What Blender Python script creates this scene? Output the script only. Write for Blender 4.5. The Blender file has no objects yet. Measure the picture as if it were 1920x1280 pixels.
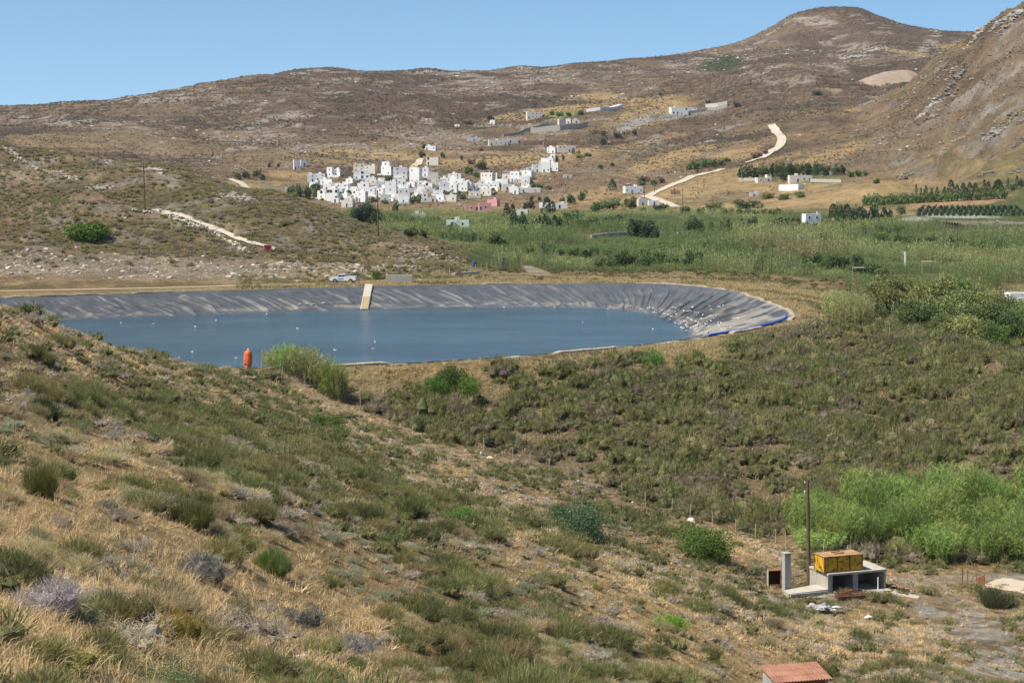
import bpy, bmesh, math, random
import numpy as np
from mathutils import Vector, Matrix
R = math.radians
SC = bpy.context.scene
COL = SC.collection
F = 3400.0          # focal length in photo pixels (1920 wide)
HZ = 308.0          # photo row of the true horizon
ZC = 40.0           # camera height
# ---------------------------------------------------------------- camera
cam_d = bpy.data.cameras.new('camera'); cam = bpy.data.objects.new('camera', cam_d); COL.objects.link(cam)
cam.location = (0, 0, ZC); cam.rotation_euler = (R(90), 0, 0)
cam_d.sensor_width = 36.0; cam_d.lens = F/1920*36.0
cam_d.shift_y = -(640-HZ)/1920.0
cam_d.clip_start = 0.5; cam_d.clip_end = 40000
SC.camera = cam
# ---------------------------------------------------------------- sky and sun
SUN_EL = R(57)
SUN_V = Vector((-0.90, -0.36, 0)).normalized()      # horizontal direction towards the sun
SUN_AZ = math.atan2(SUN_V.x, SUN_V.y)               # clockwise from +Y
w = bpy.data.worlds.new('World'); SC.world = w; w.use_nodes = True
nt = w.node_tree; bg = nt.nodes['Background']
sky = nt.nodes.new('ShaderNodeTexSky'); sky.sky_type = 'NISHITA'; sky.sun_disc = False
sky.sun_elevation = SUN_EL; sky.sun_rotation = SUN_AZ
sky.altitude = 2500; sky.air_density = 1.0; sky.dust_density = 0.0; sky.ozone_density = 4.0
# the clear dry air shows little of the pale horizon band: look the sky up a few degrees higher
tc = nt.nodes.new('ShaderNodeTexCoord'); va = nt.nodes.new('ShaderNodeVectorMath'); va.operation = 'ADD'; va.inputs[1].default_value = (0, 0, 0.07)
nt.links.new(tc.outputs['Generated'], va.inputs[0]); nt.links.new(va.outputs[0], sky.inputs[0])
hs = nt.nodes.new('ShaderNodeHueSaturation'); hs.inputs['Saturation'].default_value = 1.0; hs.inputs['Hue'].default_value = 0.488
nt.links.new(sky.outputs[0], hs.inputs['Color']); nt.links.new(hs.outputs[0], bg.inputs[0]); bg.inputs[1].default_value = 0.10
sd = bpy.data.lights.new('sun', 'SUN'); sun = bpy.data.objects.new('sun', sd); COL.objects.link(sun)
sd.energy = 4.8; sd.angle = R(0.53); sd.color = (1.0, 0.92, 0.80)
sv = Vector((SUN_V.x*math.cos(SUN_EL), SUN_V.y*math.cos(SUN_EL), math.sin(SUN_EL)))
sun.rotation_euler = sv.to_track_quat('Z', 'Y').to_euler()
SC.view_settings.view_transform = 'Standard'; SC.view_settings.look = 'None'
SC.view_settings.exposure = 0.56; SC.view_settings.gamma = 1.0
SC.render.engine = 'CYCLES'

# ---------------------------------------------------------------- noise
def _h(ix, iy, s):
    n = (ix.astype(np.int64)*374761393 + iy.astype(np.int64)*668265263 + s*1442695041) & 0xffffffff
    n = ((n ^ (n >> 13))*1274126177) & 0xffffffff
    n = ((n ^ (n >> 16))*2246822519) & 0xffffffff
    return ((n ^ (n >> 15)) & 0xffffff)/float(0xffffff)
def vnoise(x, y, s=0):
    x = np.asarray(x, float); y = np.asarray(y, float)
    ix = np.floor(x); iy = np.floor(y); fx = x-ix; fy = y-iy
    u = fx*fx*fx*(fx*(fx*6-15)+10); v = fy*fy*fy*(fy*(fy*6-15)+10)
    a = _h(ix, iy, s); b = _h(ix+1, iy, s); c = _h(ix, iy+1, s); d = _h(ix+1, iy+1, s)
    return (a*(1-u)+b*u)*(1-v)+(c*(1-u)+d*u)*v
def fbm(x, y, s=0, o=4, g=0.5):
    t = 0; a = 1; n = 0
    for k in range(o):
        # rotate each octave so the lattice never shows
        t = t + a*vnoise(x, y, s+k*17); n += a; a *= g
        x, y = (0.8*x-0.6*y)*2.03+13.7, (0.6*x+0.8*y)*2.03-7.1
    return t/n
def ridged(x, y, s=0, o=4):
    t = 0; a = 1; n = 0
    for k in range(o):
        t = t + a*(1-np.abs(2*vnoise(x, y, s+k*31)-1)); n += a; a *= 0.5
        x, y = (0.8*x-0.6*y)*2.07+5.3, (0.6*x+0.8*y)*2.07+9.1
    return t/n
def sst(a, b, x):
    t = np.clip((np.asarray(x, float)-a)/(b-a), 0, 1); return t*t*(3-2*t)

def pchip_slopes(x, y):
    h = np.diff(x, axis=0); dl = np.diff(y, axis=0)/h
    m = np.zeros_like(y); m[0] = dl[0]; m[-1] = dl[-1]
    w1 = 2*h[1:]+h[:-1]; w2 = h[1:]+2*h[:-1]
    s = dl[:-1]*dl[1:]
    with np.errstate(divide='ignore', invalid='ignore'):
        hm = (w1+w2)/(w1/dl[:-1]+w2/dl[1:])
    m[1:-1] = np.where(s > 0, hm, 0); return m
def pchip(x, y, q):
    x = np.asarray(x, float); y = np.asarray(y, float); q = np.clip(q, x[0], x[-1])
    m = pchip_slopes(x[:, None], y[:, None])[:, 0]
    i = np.clip(np.searchsorted(x, q, 'right')-1, 0, len(x)-2)
    h = x[i+1]-x[i]; t = (q-x[i])/h
    return ((1+2*t)*(1-t)**2*y[i] + t*(1-t)**2*h*m[i] + t*t*(3-2*t)*y[i+1] + t*t*(t-1)*h*m[i+1])

# ---------------------------------------------------------------- terrain
# every curve runs across the view and gives, at some bearings (px), the ground there:
# ('y', px, row seen, distance) or height below the camera: (px, None, distance, H)
def P(px, py, d): return (px, ZC-(py-HZ)*d/F, d)
def H(px, h, d): return (px, ZC-h, d)
curves = [
 [H(-600,1.7,2), H(2500,1.7,2)],
 [P(-600,1280,15), P(0,1280,20), P(640,1280,34), P(1280,1280,62), H(1430,20.6,66), H(1540,21.3,66), P(1650,1290,78), P(1920,1280,98), P(2500,1280,112)],
 [P(-600,900,32), P(0,900,45), P(320,900,60), P(640,950,75), P(1000,1000,100), P(1280,1100,105), P(1500,1190,100), P(1920,1190,118), P(2500,1190,124)],
 [P(-600,640,60), P(0,700,75), P(320,760,110), P(640,830,140), P(900,905,153), P(1280,1030,142), P(1600,1110,140), P(1920,1110,140), P(2500,1110,140)],
 [P(-600,470,75), P(-300,520,85), P(0,584,100), P(100,609,115), P(200,640,133), P(300,668,155), P(380,694,175), P(460,703,187), P(660,765,190), P(870,840,179), P(1090,905,171), P(1300,970,162), P(1480,1020,155), P(1640,1060,149), P(1920,1055,152), P(2500,1055,152)],
 [H(-600,19,150), H(0,20,150), H(200,21.2,165), H(380,21.8,186), H(460,22,191), P(660,720,196), P(870,745,194), P(1090,770,192), P(1300,800,190), P(1480,800,192), P(1640,810,192), P(1800,830,186), P(1920,850,180), P(2500,870,178)],
 [H(-600,21.6,180), H(0,21.6,185), H(460,21.7,194), H(650,21.8,196), H(900,21.8,203), H(1100,21.8,213), H(1300,21.8,224), H(1400,21.8,236), H(1480,21.9,247), P(1560,612,250), P(1700,638,240), P(1800,660,228), P(1920,692,214), P(2500,740,205)],
 [H(-600,22,296), H(0,22,300), H(200,22,309), H(690,22,329), H(850,22,334), H(1100,22,339), H(1250,22,336), H(1380,22,322), H(1480,22,288), H(1560,22.8,275), H(1700,23.8,265), P(1920,660,248), H(2500,26,246)],
 [H(-600,22,312), P(0,541,322), P(300,536,330), P(640,526,343), P(850,517,358), P(1000,517,365), P(1250,517,362), P(1400,523,355), P(1500,540,338), P(1600,565,315), H(1700,25,300), H(1920,25.6,290), H(2500,26,290)],
 [P(-600,430,385), P(0,478,371), P(300,482,371), P(560,500,365), P(700,508,364), P(850,505,374), H(1000,22.8,400), H(1250,23,400), H(1600,24.5,400), H(1920,25,400), H(2500,25,400)],
 [P(-600,170,560), P(-300,215,520), P(0,268,480), P(100,284,475), P(180,296,465), P(250,306,460), P(320,316,455), P(400,335,445), P(440,349,440), P(500,363,435), P(560,380,430), P(620,398,425), P(680,425,418), P(740,443,412), P(800,459,407), P(870,484,400), H(940,23,430), H(1050,23.5,450), H(1920,25,450), H(2500,25,450)],
 [H(-600,16,640), H(0,20,620), H(500,24,600), H(900,24.2,600), H(1920,25,600), H(2500,25,600)],
 [H(-600,18,900), H(0,20,900), H(400,23,950), P(600,387,1070), P(1050,389,1050), P(1250,390,1010), P(1450,397,950), P(1600,400,920), P(1750,415,790), P(1920,422,750), P(2500,430,720)],
 [P(-600,330,1100), P(0,330,1100), P(400,350,1110), P(500,338,1180), P(620,345,1190), P(750,312,1300), P(900,325,1280), P(1050,320,1250), P(1200,342,1200), P(1300,332,1200), P(1450,332,1150), P(1600,342,1050), P(1750,372,930), P(1920,368,880), P(2500,360,850)],
 [P(-600,268,1400), P(0,268,1400), P(400,275,1450), P(620,250,1550), P(750,240,1600), P(900,247,1600), P(1050,230,1650), P(1300,230,1600), P(1450,238,1450), P(1600,245,1350), P(1750,250,1200), P(1920,225,1080), P(2500,150,1000)],
 [P(-600,225,1800), P(0,228,1800), P(400,210,1900), P(620,180,2000), P(900,190,2000), P(1100,165,2100), P(1300,165,2000), P(1450,142,2000), P(1520,150,1850), P(1600,182,1650), P(1650,180,1550), P(1700,155,1490), P(1750,116,1450), P(1810,78,1420), P(1860,46,1400), P(1920,14,1400), P(2200,-80,1400), P(2500,-120,1400)],
 [P(-600,212,2000), P(0,212,2000), P(620,152,2200), P(900,160,2250), P(1100,138,2350), P(1300,128,2400), P(1400,122,2350), P(1480,118,2300), P(1540,135,2100), P(1600,160,1850), P(1650,172,1780), P(1700,170,1760), P(1750,150,1750), P(1920,120,1750), P(2500,110,1750)],
 [P(-600,205,2150), P(0,202,2150), P(620,136,2350), P(900,142,2380), P(1100,122,2500), P(1300,108,2650), P(1400,103,2650), P(1500,85,2650), P(1560,88,2600), P(1600,95,2500), P(1700,118,2200), P(1800,112,2200), P(1920,110,2200), P(2500,110,2200)],
 [P(-600,200,2300), P(0,196,2300), P(100,193,2310), P(240,184,2330), P(400,171,2380), P(480,156,2420), P(520,141,2450), P(560,132,2480), P(620,128,2500), P(680,134,2500), P(760,135,2510), P(800,132,2520), P(850,138,2530), P(920,134,2550), P(980,125,2600), P(1020,129,2640), P(1080,119,2700), P(1130,116,2750), P(1200,108,2820), P(1280,103,2900), P(1340,92,2950), P(1400,74,3000), P(1450,49,3030), P(1500,24,3060), P(1560,17,3080), P(1600,18,3090), P(1650,37,3100), P(1700,54,3100), P(1760,64,3100), P(1810,67,3100), P(1920,72,3100), P(2500,90,3100)],
 [H(-600,-20,4200), H(2500,-20,4200)],
 [H(-600,60,5200), H(2500,60,5200)],
 [H(-600,60,8500), H(2500,60,8500)],
]
PX = np.concatenate([np.arange(-1800, -120, 40), np.arange(-120, 2044, 4), np.arange(2060, 3740, 40)]).astype(float)
DD = np.concatenate([np.linspace(2, 18, 14)[:-1], np.exp(np.linspace(math.log(18), math.log(180), 240))[:-1], np.linspace(180, 360, 290)[:-1],
                     np.linspace(360, 500, 120)[:-1], np.linspace(500, 1000, 110)[:-1], np.linspace(1000, 1500, 150)[:-1],
                     np.linspace(1500, 3150, 300)[:-1], np.linspace(3150, 8500, 14)])
K = len(curves); C = len(PX)
Dk = np.zeros((K, C)); Zk = np.zeros((K, C))
for k, cv in enumerate(curves):
    a = np.array(cv, float); q = np.clip(PX, a[0, 0], a[-1, 0])
    Dk[k] = np.exp(pchip(a[:, 0], np.log(a[:, 2]), q)); Zk[k] = pchip(a[:, 0], a[:, 1], q)
for k in range(1, K): Dk[k] = np.maximum(Dk[k], Dk[k-1]*1.004)
Mk = pchip_slopes(Dk, Zk)
GZ = np.zeros((len(DD), C))
for c in range(C):
    x = Dk[:, c]; y = Zk[:, c]; m = Mk[:, c]
    i = np.clip(np.searchsorted(x, DD, 'right')-1, 0, K-2); h = x[i+1]-x[i]; t = np.clip((DD-x[i])/h, 0, 1)
    GZ[:, c] = ((1+2*t)*(1-t)**2*y[i] + t*(1-t)**2*h*m[i] + t*t*(3-2*t)*y[i+1] + t*t*(t-1)*h*m[i+1])
GD = np.repeat(DD[:, None], C, 1); GPX = np.repeat(PX[None], len(DD), 0)
GX = (GPX-960)*GD/F; GY = GD

# pool outline: rim (22 m below the camera) and water line (25.5 m below)
WZ = ZC-25.5; RZ = ZC-22.0
rim_k = [(0,299),(100,303),(300,312),(500,320),(690,327.5),(900,332.5),(1120,336),(1250,333),(1350,320),(1420,296),(1484,263),(1400,241),(1200,221),(900,205.5),(650,198.4),(460,196),(200,190),(0,195),(-200,212),(-380,245),(-400,275),(-200,291)]
wat_k = [(0,291),(100,296),(300,305),(500,312),(690,319),(900,323.5),(1090,322),(1180,315),(1240,302),(1280,286),(1298,267),(1250,250),(1100,238),(900,225),(650,214),(460,210),(200,205),(0,210),(-150,225),(-280,250),(-300,270),(-180,282)]
def xy(l): return [((p-960)*d/F, d) for p, d in l]
def closed_cr(pts, n=24):
    pts = np.array(pts); N = len(pts); out = []
    for i in range(N):
        p0, p1, p2, p3 = pts[i-1], pts[i], pts[(i+1) % N], pts[(i+2) % N]
        for j in range(n):
            t = j/n
            out.append(0.5*((2*p1)+(-p0+p2)*t+(2*p0-5*p1+4*p2-p3)*t*t+(-p0+3*p1-3*p2+p3)*t**3))
    return np.array(out)
RIM = closed_cr(xy(rim_k)); WAT = closed_cr(xy(wat_k))
def poly_sd(X, Y, poly):
    shp = X.shape; X = X.ravel(); Y = Y.ravel()
    best = np.full(X.shape, 1e9); ins = np.zeros(X.shape, bool)
    a = poly; b = np.roll(poly, -1, 0)
    for (ax, ay), (bx, by) in zip(a, b):
        ex, ey = bx-ax, by-ay; t = np.clip(((X-ax)*ex+(Y-ay)*ey)/(ex*ex+ey*ey+1e-12), 0, 1)
        best = np.minimum(best, (X-ax-t*ex)**2+(Y-ay-t*ey)**2)
        cr = (ay > Y) != (by > Y)
        xi = ax+(Y-ay)/(by-ay+1e-12)*(bx-ax)
        ins ^= cr & (X < xi)
    s = np.sqrt(best); return np.where(ins, -s, s).reshape(shp)
# natural relief
nearw = sst(15, 60, GD)
hillC = sst(345, 372, GD)*(1-sst(560, 640, GD))*(1-sst(820, 900, GPX))
far = sst(980, 1350, GD)
embk = sst(150, 175, GD)*(1-sst(240, 300, GD))
near_all = 1-sst(230, 330, GD)
rel = near_all*nearw*((fbm(GX/9, GY/9, 3, 4)-.5)*1.1 + (ridged(GX/34, GY/34, 5, 2)-.6)*.7*sst(50, 90, GD)*(1-sst(170, 200, GD)))
rel += hillC*((fbm(GX/14, GY/14, 9, 5)-.5)*3.2)
plainw = sst(330, 400, GD)*(1-hillC)*(1-far)
rel += plainw*(fbm(GX/60, GY/60, 12, 3)-.5)*0.8
bigr = ridged(GX/260+.3*GY/260, GY/330, 21, 3)-.62
rel += far*(bigr*30*sst(1300, 1700, GD) + (fbm(GX/110, GY/110, 23, 5)-.5)*14*sst(1200, 1600, GD) + (fbm(GX/22, GY/22, 27, 4)-.5)*4.2)
# rocky ridges run down the right hand hill
rhill = sst(1560, 1760, GPX)*sst(930, 1050, GD)*(1-sst(1450, 1600, GD))
rel += rhill*((ridged((GX+GY*.6)/60, (GY-.6*GX)/110, 33, 5)-.6)*20+(ridged(GX/17, GY/21, 35, 4)-.6)*7)
# keep the skyline where it is
sk = sst(2050, 2300, GD)*(1-sst(3200, 3600, GD))
rel *= (1-0.72*sk)
POOL_SD = np.full(GD.shape, 99.0)
m = (GD > 170) & (GD < 365) & (GPX > -1000) & (GPX < 1750)
POOL_SD[m] = poly_sd(GX[m], GY[m], RIM)
flat = 1-sst(1.0, 9.0, POOL_SD)
GZ = GZ + rel*(1-flat*.97)
# terraces on the far slopes
tz = (GZ+6*fbm(GX/180, GY/180, 41, 2))/4.5
tw = far*sst(0.45, 0.6, fbm(GX/300, GY/300, 43, 2))*(1-sst(2250, 2400, GD))
fr = tz-np.floor(tz)
GZ = GZ+tw*4.5*(np.clip((fr-.7)/.3, 0, 1)-fr)*.55
# the crest of the bank is level with the rim, the basin sinks below the liner
lvl = np.where(POOL_SD < 2.6, 1.0, 1-sst(2.6, 5.5, POOL_SD))
GZ = GZ*(1-lvl)+(RZ-.05)*lvl
GZ = np.where(POOL_SD < 0.0, RZ-.25-np.minimum(9, -POOL_SD*1.2), GZ)
# a level pad under the pump house
pd_ = np.hypot(GX-26.2, GY-138.2); pw = 1-sst(4.2, 9.5, pd_); GZ = GZ*(1-pw)+(ZC-32.52-.03*(140-GY)*0)*pw
GPY = HZ-(GZ-ZC)*F/GD

def gidx(px, d):
    c = np.interp(px, PX, np.arange(C)); r = np.interp(d, DD, np.arange(len(DD)))
    return c, r
def bil(G, px, d):
    c, r = gidx(px, d); c0 = np.clip(np.floor(c).astype(int), 0, C-2); r0 = np.clip(np.floor(r).astype(int), 0, len(DD)-2)
    u = c-c0; v = r-r0
    return (G[r0, c0]*(1-u)+G[r0, c0+1]*u)*(1-v)+(G[r0+1, c0]*(1-u)+G[r0+1, c0+1]*u)*v
def gz(x, y):
    x = np.asarray(x, float); y = np.asarray(y, float); return bil(GZ, 960+F*x/y, y)
def at(px, py, dmin=0, dmax=1e9):
    """the visible ground point at a bearing: first ground the line of sight meets"""
    c = np.interp(px, PX, np.arange(C)); c0 = int(c); u = c-c0
    col = GPY[:, c0]*(1-u)+GPY[:, min(c0+1, C-1)]*u
    ok = np.where((DD >= dmin) & (DD <= dmax) & (col <= py))[0]
    if len(ok) == 0:
        m_ = (DD >= dmin) & (DD <= dmax); i = np.where(m_)[0][np.argmin(np.abs(col[m_]-py))]; d = DD[i]
    else:
        i = ok[0]
        if i == 0 or DD[i-1] < dmin: d = DD[i]
        else:
            a, b = col[i-1], col[i]; t = (a-py)/(a-b+1e-9); d = DD[i-1]+(DD[i]-DD[i-1])*min(max(t, 0), 1)
    x = (px-960)*d/F
    return Vector((x, d, float(gz(x, d))))
# ---------------------------------------------------------------- materials
def mat(name, rough=0.9, spec=0.2):
    m = bpy.data.materials.new(name); m.use_nodes = True
    b = m.node_tree.nodes['Principled BSDF']; b.inputs['Roughness'].default_value = rough
    b.inputs['Specular IOR Level'].default_value = spec
    return m, m.node_tree, b
def nn(nt, t, **kw):
    n = nt.nodes.new(t)
    for k, v in kw.items(): setattr(n, k, v)
    return n
def mixc(nt, mode, f, a, b):
    n = nt.nodes.new('ShaderNodeMix'); n.data_type = 'RGBA'; n.blend_type = mode
    for s, v in ((n.inputs[0], f), (n.inputs[6], a), (n.inputs[7], b)):
        if isinstance(v, bpy.types.NodeSocket): nt.links.new(v, s)
        elif isinstance(v, (int, float)) and s.type == 'VALUE': s.default_value = v
        else: s.default_value = (*v, 1) if len(v) == 3 else v
    return n.outputs[2]
def ramp(nt, src, stops):
    r = nt.nodes.new('ShaderNodeValToRGB'); nt.links.new(src, r.inputs[0])
    e = r.color_ramp.elements
    while len(e) < len(stops): e.new(0.5)
    for i, (p, c) in enumerate(stops):
        e[i].position = p; e[i].color = (*c, 1) if not isinstance(c, (int, float)) else (c, c, c, 1)
    return r.outputs[0]
def noise(nt, scale, detail=6, rough=.6, vec=None, dist=0.0):
    n = nt.nodes.new('ShaderNodeTexNoise'); n.inputs['Scale'].default_value = scale
    n.inputs['Detail'].default_value = detail; n.inputs['Roughness'].default_value = rough; n.inputs['Distortion'].default_value = dist
    if vec is not None: nt.links.new(vec, n.inputs['Vector'])
    return n.outputs[0]
def bump(nt, b, h, dist, strength=1.0):
    n = nt.nodes.new('ShaderNodeBump'); n.inputs['Distance'].default_value = dist; n.inputs['Strength'].default_value = strength
    nt.links.new(h, n.inputs['Height']); nt.links.new(n.outputs[0], b.inputs['Normal'])
def wpos(nt): return nt.nodes.new('ShaderNodeNewGeometry').outputs['Position']

def solid(name, col, rough=.85, var=.35, scale=2.0, bd=0.0, col2=None, spec=.2, metal=0, thr=(.35, .65), coord='obj', sc2=None):
    """a worn surface: base colour broken by noise, optional second colour in patches (wear, rust, lichen)"""
    m, nt, b = mat(name, rough, spec)
    v = nt.nodes.new('ShaderNodeTexCoord').outputs['Object'] if coord == 'obj' else wpos(nt)
    n1 = noise(nt, scale, 8, .65, v)
    c = mixc(nt, 'MIX', ramp(nt, n1, [(.3, 0.0), (.7, 1.0)]), tuple(x*(1-var) for x in col), tuple(min(1, x*(1+var)) for x in col))
    if col2 is not None:
        n2 = noise(nt, sc2 or scale*.45, 7, .7, v)
        c = mixc(nt, 'MIX', ramp(nt, n2, [(thr[0], 0.0), (thr[1], 1.0)]), c, col2)
    nt.links.new(c, b.inputs['Base Color']); b.inputs['Metallic'].default_value = metal
    if bd: bump(nt, b, n1, bd)
    return m

# ---------------------------------------------------------------- mesh helpers
def mesh_np(name, V, faces, mats, fmat=None, col=None, smooth=False):
    """faces: list of (n x k) int arrays; col: per vertex linear rgb"""
    me = bpy.data.meshes.new(name); V = np.asarray(V, np.float32)
    me.vertices.add(len(V)); me.vertices.foreach_set('co', V.ravel())
    loops = np.concatenate([f.ravel() for f in faces]).astype(np.int32)
    tot = np.concatenate([np.full(len(f), f.shape[1]) for f in faces]).astype(np.int32)
    st = np.concatenate([[0], np.cumsum(tot)[:-1]]).astype(np.int32)
    me.loops.add(len(loops)); me.loops.foreach_set('vertex_index', loops)
    me.polygons.add(len(tot)); me.polygons.foreach_set('loop_start', st); me.polygons.foreach_set('loop_total', tot)
    for m in (mats if isinstance(mats, (list, tuple)) else [mats]): me.materials.append(m)
    if fmat is not None: me.polygons.foreach_set('material_index', np.asarray(fmat, np.int32))
    me.polygons.foreach_set('use_smooth', np.full(len(tot), smooth, bool))
    if col is not None:
        a = me.color_attributes.new('col', 'FLOAT_COLOR', 'POINT')
        c = np.ones((len(V), 4), np.float32); c[:, :3] = col; a.data.foreach_set('color', c.ravel())
    me.update(calc_edges=True); me.validate(clean_customdata=False)
    return me
def link(name, me, parent=None):
    o = bpy.data.objects.new(name, me); COL.objects.link(o)
    if parent is not None: o.parent = parent
    return o
def tag(o, label=None, cat=None, group=None, kind=None):
    if label: o['label'] = label
    if cat: o['category'] = cat
    if group: o['group'] = group
    if kind: o['kind'] = kind
    return o

# ---------------------------------------------------------------- colours of the ground
def blob(px, py, rx, ry, rot=0, soft=.35, dlo=0, dhi=1e9, rag=.5, ns=1.0):
    a = R(rot); dx = GPX-px; dy = GPY-py
    u = (dx*math.cos(a)+dy*math.sin(a))/rx; v = (-dx*math.sin(a)+dy*math.cos(a))/ry
    r = np.sqrt(u*u+v*v)+rag*(fbm(GPX/(18*ns), GPY/(7*ns), int(px+py) % 97, 3)-.5)
    return (1-sst(1-soft, 1+soft*.4, r))*((GD >= dlo) & (GD <= dhi))
G = np.zeros(GD.shape+(3,))
def put(c, w):
    global G
    G = G*(1-w[..., None])+np.array(c)*w[..., None]
def npat(s, sx, lo, hi, seed, o=4): return sst(lo, hi, fbm(GX/s, GY/sx, seed, o))
ONE = np.ones(GD.shape)
put((.42, .29, .155), ONE)                                   # dry grass and soil
put((.45, .33, .19), npat(7, 9, .5, .62, 101)*.6)
put((.24, .19, .115), npat(5, 6, .55, .66, 103)*.6)
put((.17, .16, .075), npat(11, 14, .52, .62, 105)*.55)
put((.36, .275, .175), embk*.8)
# embankment crest
crest = (1-sst(6, 16, np.abs(POOL_SD)))*(GD > 170)*(GD < 400)
put((.46, .35, .19), crest*.9)
# left hill
put((.29, .215, .125), hillC); put((.20, .185, .09), hillC*npat(16, 16, .48, .6, 107)*.6)
strip = sst(338, 350, GD)*(1-sst(366, 376, GD))*(1-sst(650, 860, GPX))
put((.43, .345, .235), strip); put((.31, .245, .165), strip*npat(2.2, 2.2, .5, .62, 109)*.55); put((.50, .43, .33), strip*npat(1.4, 1.4, .56, .66, 110)*.6)
put((.36, .31, .25), hillC*sst(.68, .76, ridged(GX/14, GY/10, 111, 4))*.8)
put((.42, .32, .2), hillC*sst(.64, .70, fbm(GX/9, GY/9, 113, 4))*.7)
# plain under the reeds
pl = sst(372, 400, GD)*(1-hillC)*(1-sst(850, 1050, GD))
put((.13, .16, .06), pl); put((.26, .22, .10), pl*npat(25, 40, .58, .7, 115))
# far slopes: brown heather, pale rock, straw terraces
put((.155, .11, .083), far)
put((.25, .19, .125), far*npat(120, 160, .48, .64, 117)*.6)
put((.105, .085, .068), far*npat(60, 90, .52, .66, 119)*.55)
low = far*(1-sst(1350, 1800, GD))
put((.36, .26, .155), low*.7*npat(90, 60, .3, .6, 121))
put((.25, .21, .12), low*npat(40, 40, .55, .68, 123)*.6)
rk = sst(.60, .74, ridged((GX+GY*.5)/70, (GY-.5*GX)/120, 125, 5))*npat(180, 240, .47, .6, 127)
put((.34, .29, .24), far*rk*.7*npat(13, 15, .4, .58, 126, 5))
rk2 = sst(.60, .68, fbm(GX/20, GY/26, 129, 5))*npat(150, 200, .42, .58, 131)
put((.38, .33, .28), far*rk2*.75)
tan_ = fr*far
put((.11, .09, .07), far*sst(.80, .93, fr)*tw*.6)
put((.36, .27, .165), far*(sst(.0, .08, fr)*(1-sst(.2, .35, fr)))*tw*.5)
rrh = rhill*sst(.64, .74, ridged((GX+GY*.6)/46, (GY-.6*GX)/95, 133, 5))
put((.32, .265, .205), rrh*.8*npat(14, 16, .4, .6, 134, 5))
put((.26, .20, .125), rhill*npat(50, 50, .5, .65, 135)*.5)
FB = dict(dlo=950)
GOLD = (.50, .36, .18); GOLD2 = (.44, .31, .17); PALE = (.52, .46, .38)
for a in [(1160,195,130,10,-6),(1230,212,95,20,-14),(1110,182,70,7,-4),(1000,213,100,9,-8),(1225,372,110,15,-12),(1330,345,120,22,-12),(1420,385,150,10,-4),
          (1250,300,90,16,-16),(1100,368,90,13,-8),(960,300,120,10,-3),(860,305,90,8,0),(700,290,120,9,2),(560,330,80,9,4),(480,345,60,8,0),
          (1545,372,130,12,-8),(1620,362,120,14,-10),(1470,352,120,12,0),(1380,290,60,12,-10),(1600,205,20,5,0),(1640,157,42,5,6),(1690,97,60,4,8),(1790,88,40,5,0),(980,345,60,7,-20),(1060,290,60,8,-12),
          (1560,290,90,14,-18),(1700,345,90,8,0),(1860,380,110,11,-5),(1750,385,140,7,-3)]:
    put(GOLD, blob(*a, **FB)*.72)
for a in [(1150,280,160,7,-12),(1450,300,80,7,-14),(900,286,120,4,0),(650,305,60,3,4)]: put(GOLD2, blob(*a, **FB)*.6)
put((.30, .36, .10), blob(1050,215,30,6,-3,**FB)); put((.07, .10, .04), blob(1350,120,44,16,-8,**FB)*.9)
put((.10, .14, .05), blob(1480,330,100,14,2,dlo=850)*.5)
# scree, quarry and rock slabs
put((.40, .385, .35), blob(1190,232,50,8,-24,dlo=1200)); put((.36, .345, .32), blob(1250,220,110,7,-8,dlo=1200)*.8)
for a in [(1600,100,46,17,-10),(1530,40,50,10,10),(1835,160,60,12,-42),(1800,180,40,16,-40),(1860,215,60,20,-25),(1880,150,50,14,-40),(1720,300,50,10,-14),(1850,265,50,16,-20),
          (1230,268,60,14,-18),(1330,255,40,12,-18),(510,238,80,20,-18),(300,185,120,9,-3),(100,225,90,10,2),(200,230,60,12,10),(640,150,40,6,0),(900,155,60,6,0),(420,290,40,8,-30),(1290,115,60,8,-10),(1750,70,40,12,-50),(1900,60,50,18,-48)]:
    b_ = blob(*a, dlo=1000, rag=1.1); put((.40, .35, .30), b_*(.05+.85*npat(16, 20, .48, .6, 137, 5)))
# near patches of straw on the slope
NF = dict(dhi=190)
for a in [(150,880,220,60,0),(60,1000,140,70,0),(990,1050,90,50,28),(1150,1120,200,50,28),(1250,1200,160,60,30),(1380,1230,120,50,20),(700,1130,120,60,30),(560,1050,110,50,20),(300,700,80,20,10),
          (1600,1200,180,60,0),(1120,710,160,22,-3),(900,690,160,12,0),(760,695,70,16,0),(1540,650,60,30,60),(1420,1030,110,22,12),(1760,1060,170,22,0)]:
    put((.52, .37, .185), blob(*a, rag=1.2, dhi=260)*.75)
put((.50, .41, .29), blob(770,800,150,9,33,dlo=170,dhi=200,rag=.8)*.9); put((.50, .40, .27), blob(570,725,90,18,14,dlo=170,dhi=205)*.8)
# dirt track and the white crust bottom right
put((.52, .41, .29), blob(1800,1085,190,11,0,dlo=125,dhi=150)*.95); put((.66, .58, .47), blob(1930,1092,80,17,5,dlo=120,dhi=150,rag=.2))
put((.46, .35, .24), blob(1760,1110,90,9,0,dlo=125,dhi=150)*.6)
crust = blob(1830,1180,110,46,20,dlo=95,dhi=140,rag=1.3)+blob(1870,1260,90,30,10,dlo=90,dhi=125,rag=1.3)+blob(1760,1150,60,20,20,dlo=95,dhi=140,rag=1)
put((.66, .60, .51), np.clip(crust, 0, 1)*(.15+.85*npat(1.6, 1.6, .47, .56, 139))*.9)
put((.46, .33, .22), blob(165,370,40,10,0,dlo=370,dhi=520)*.7)
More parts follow.
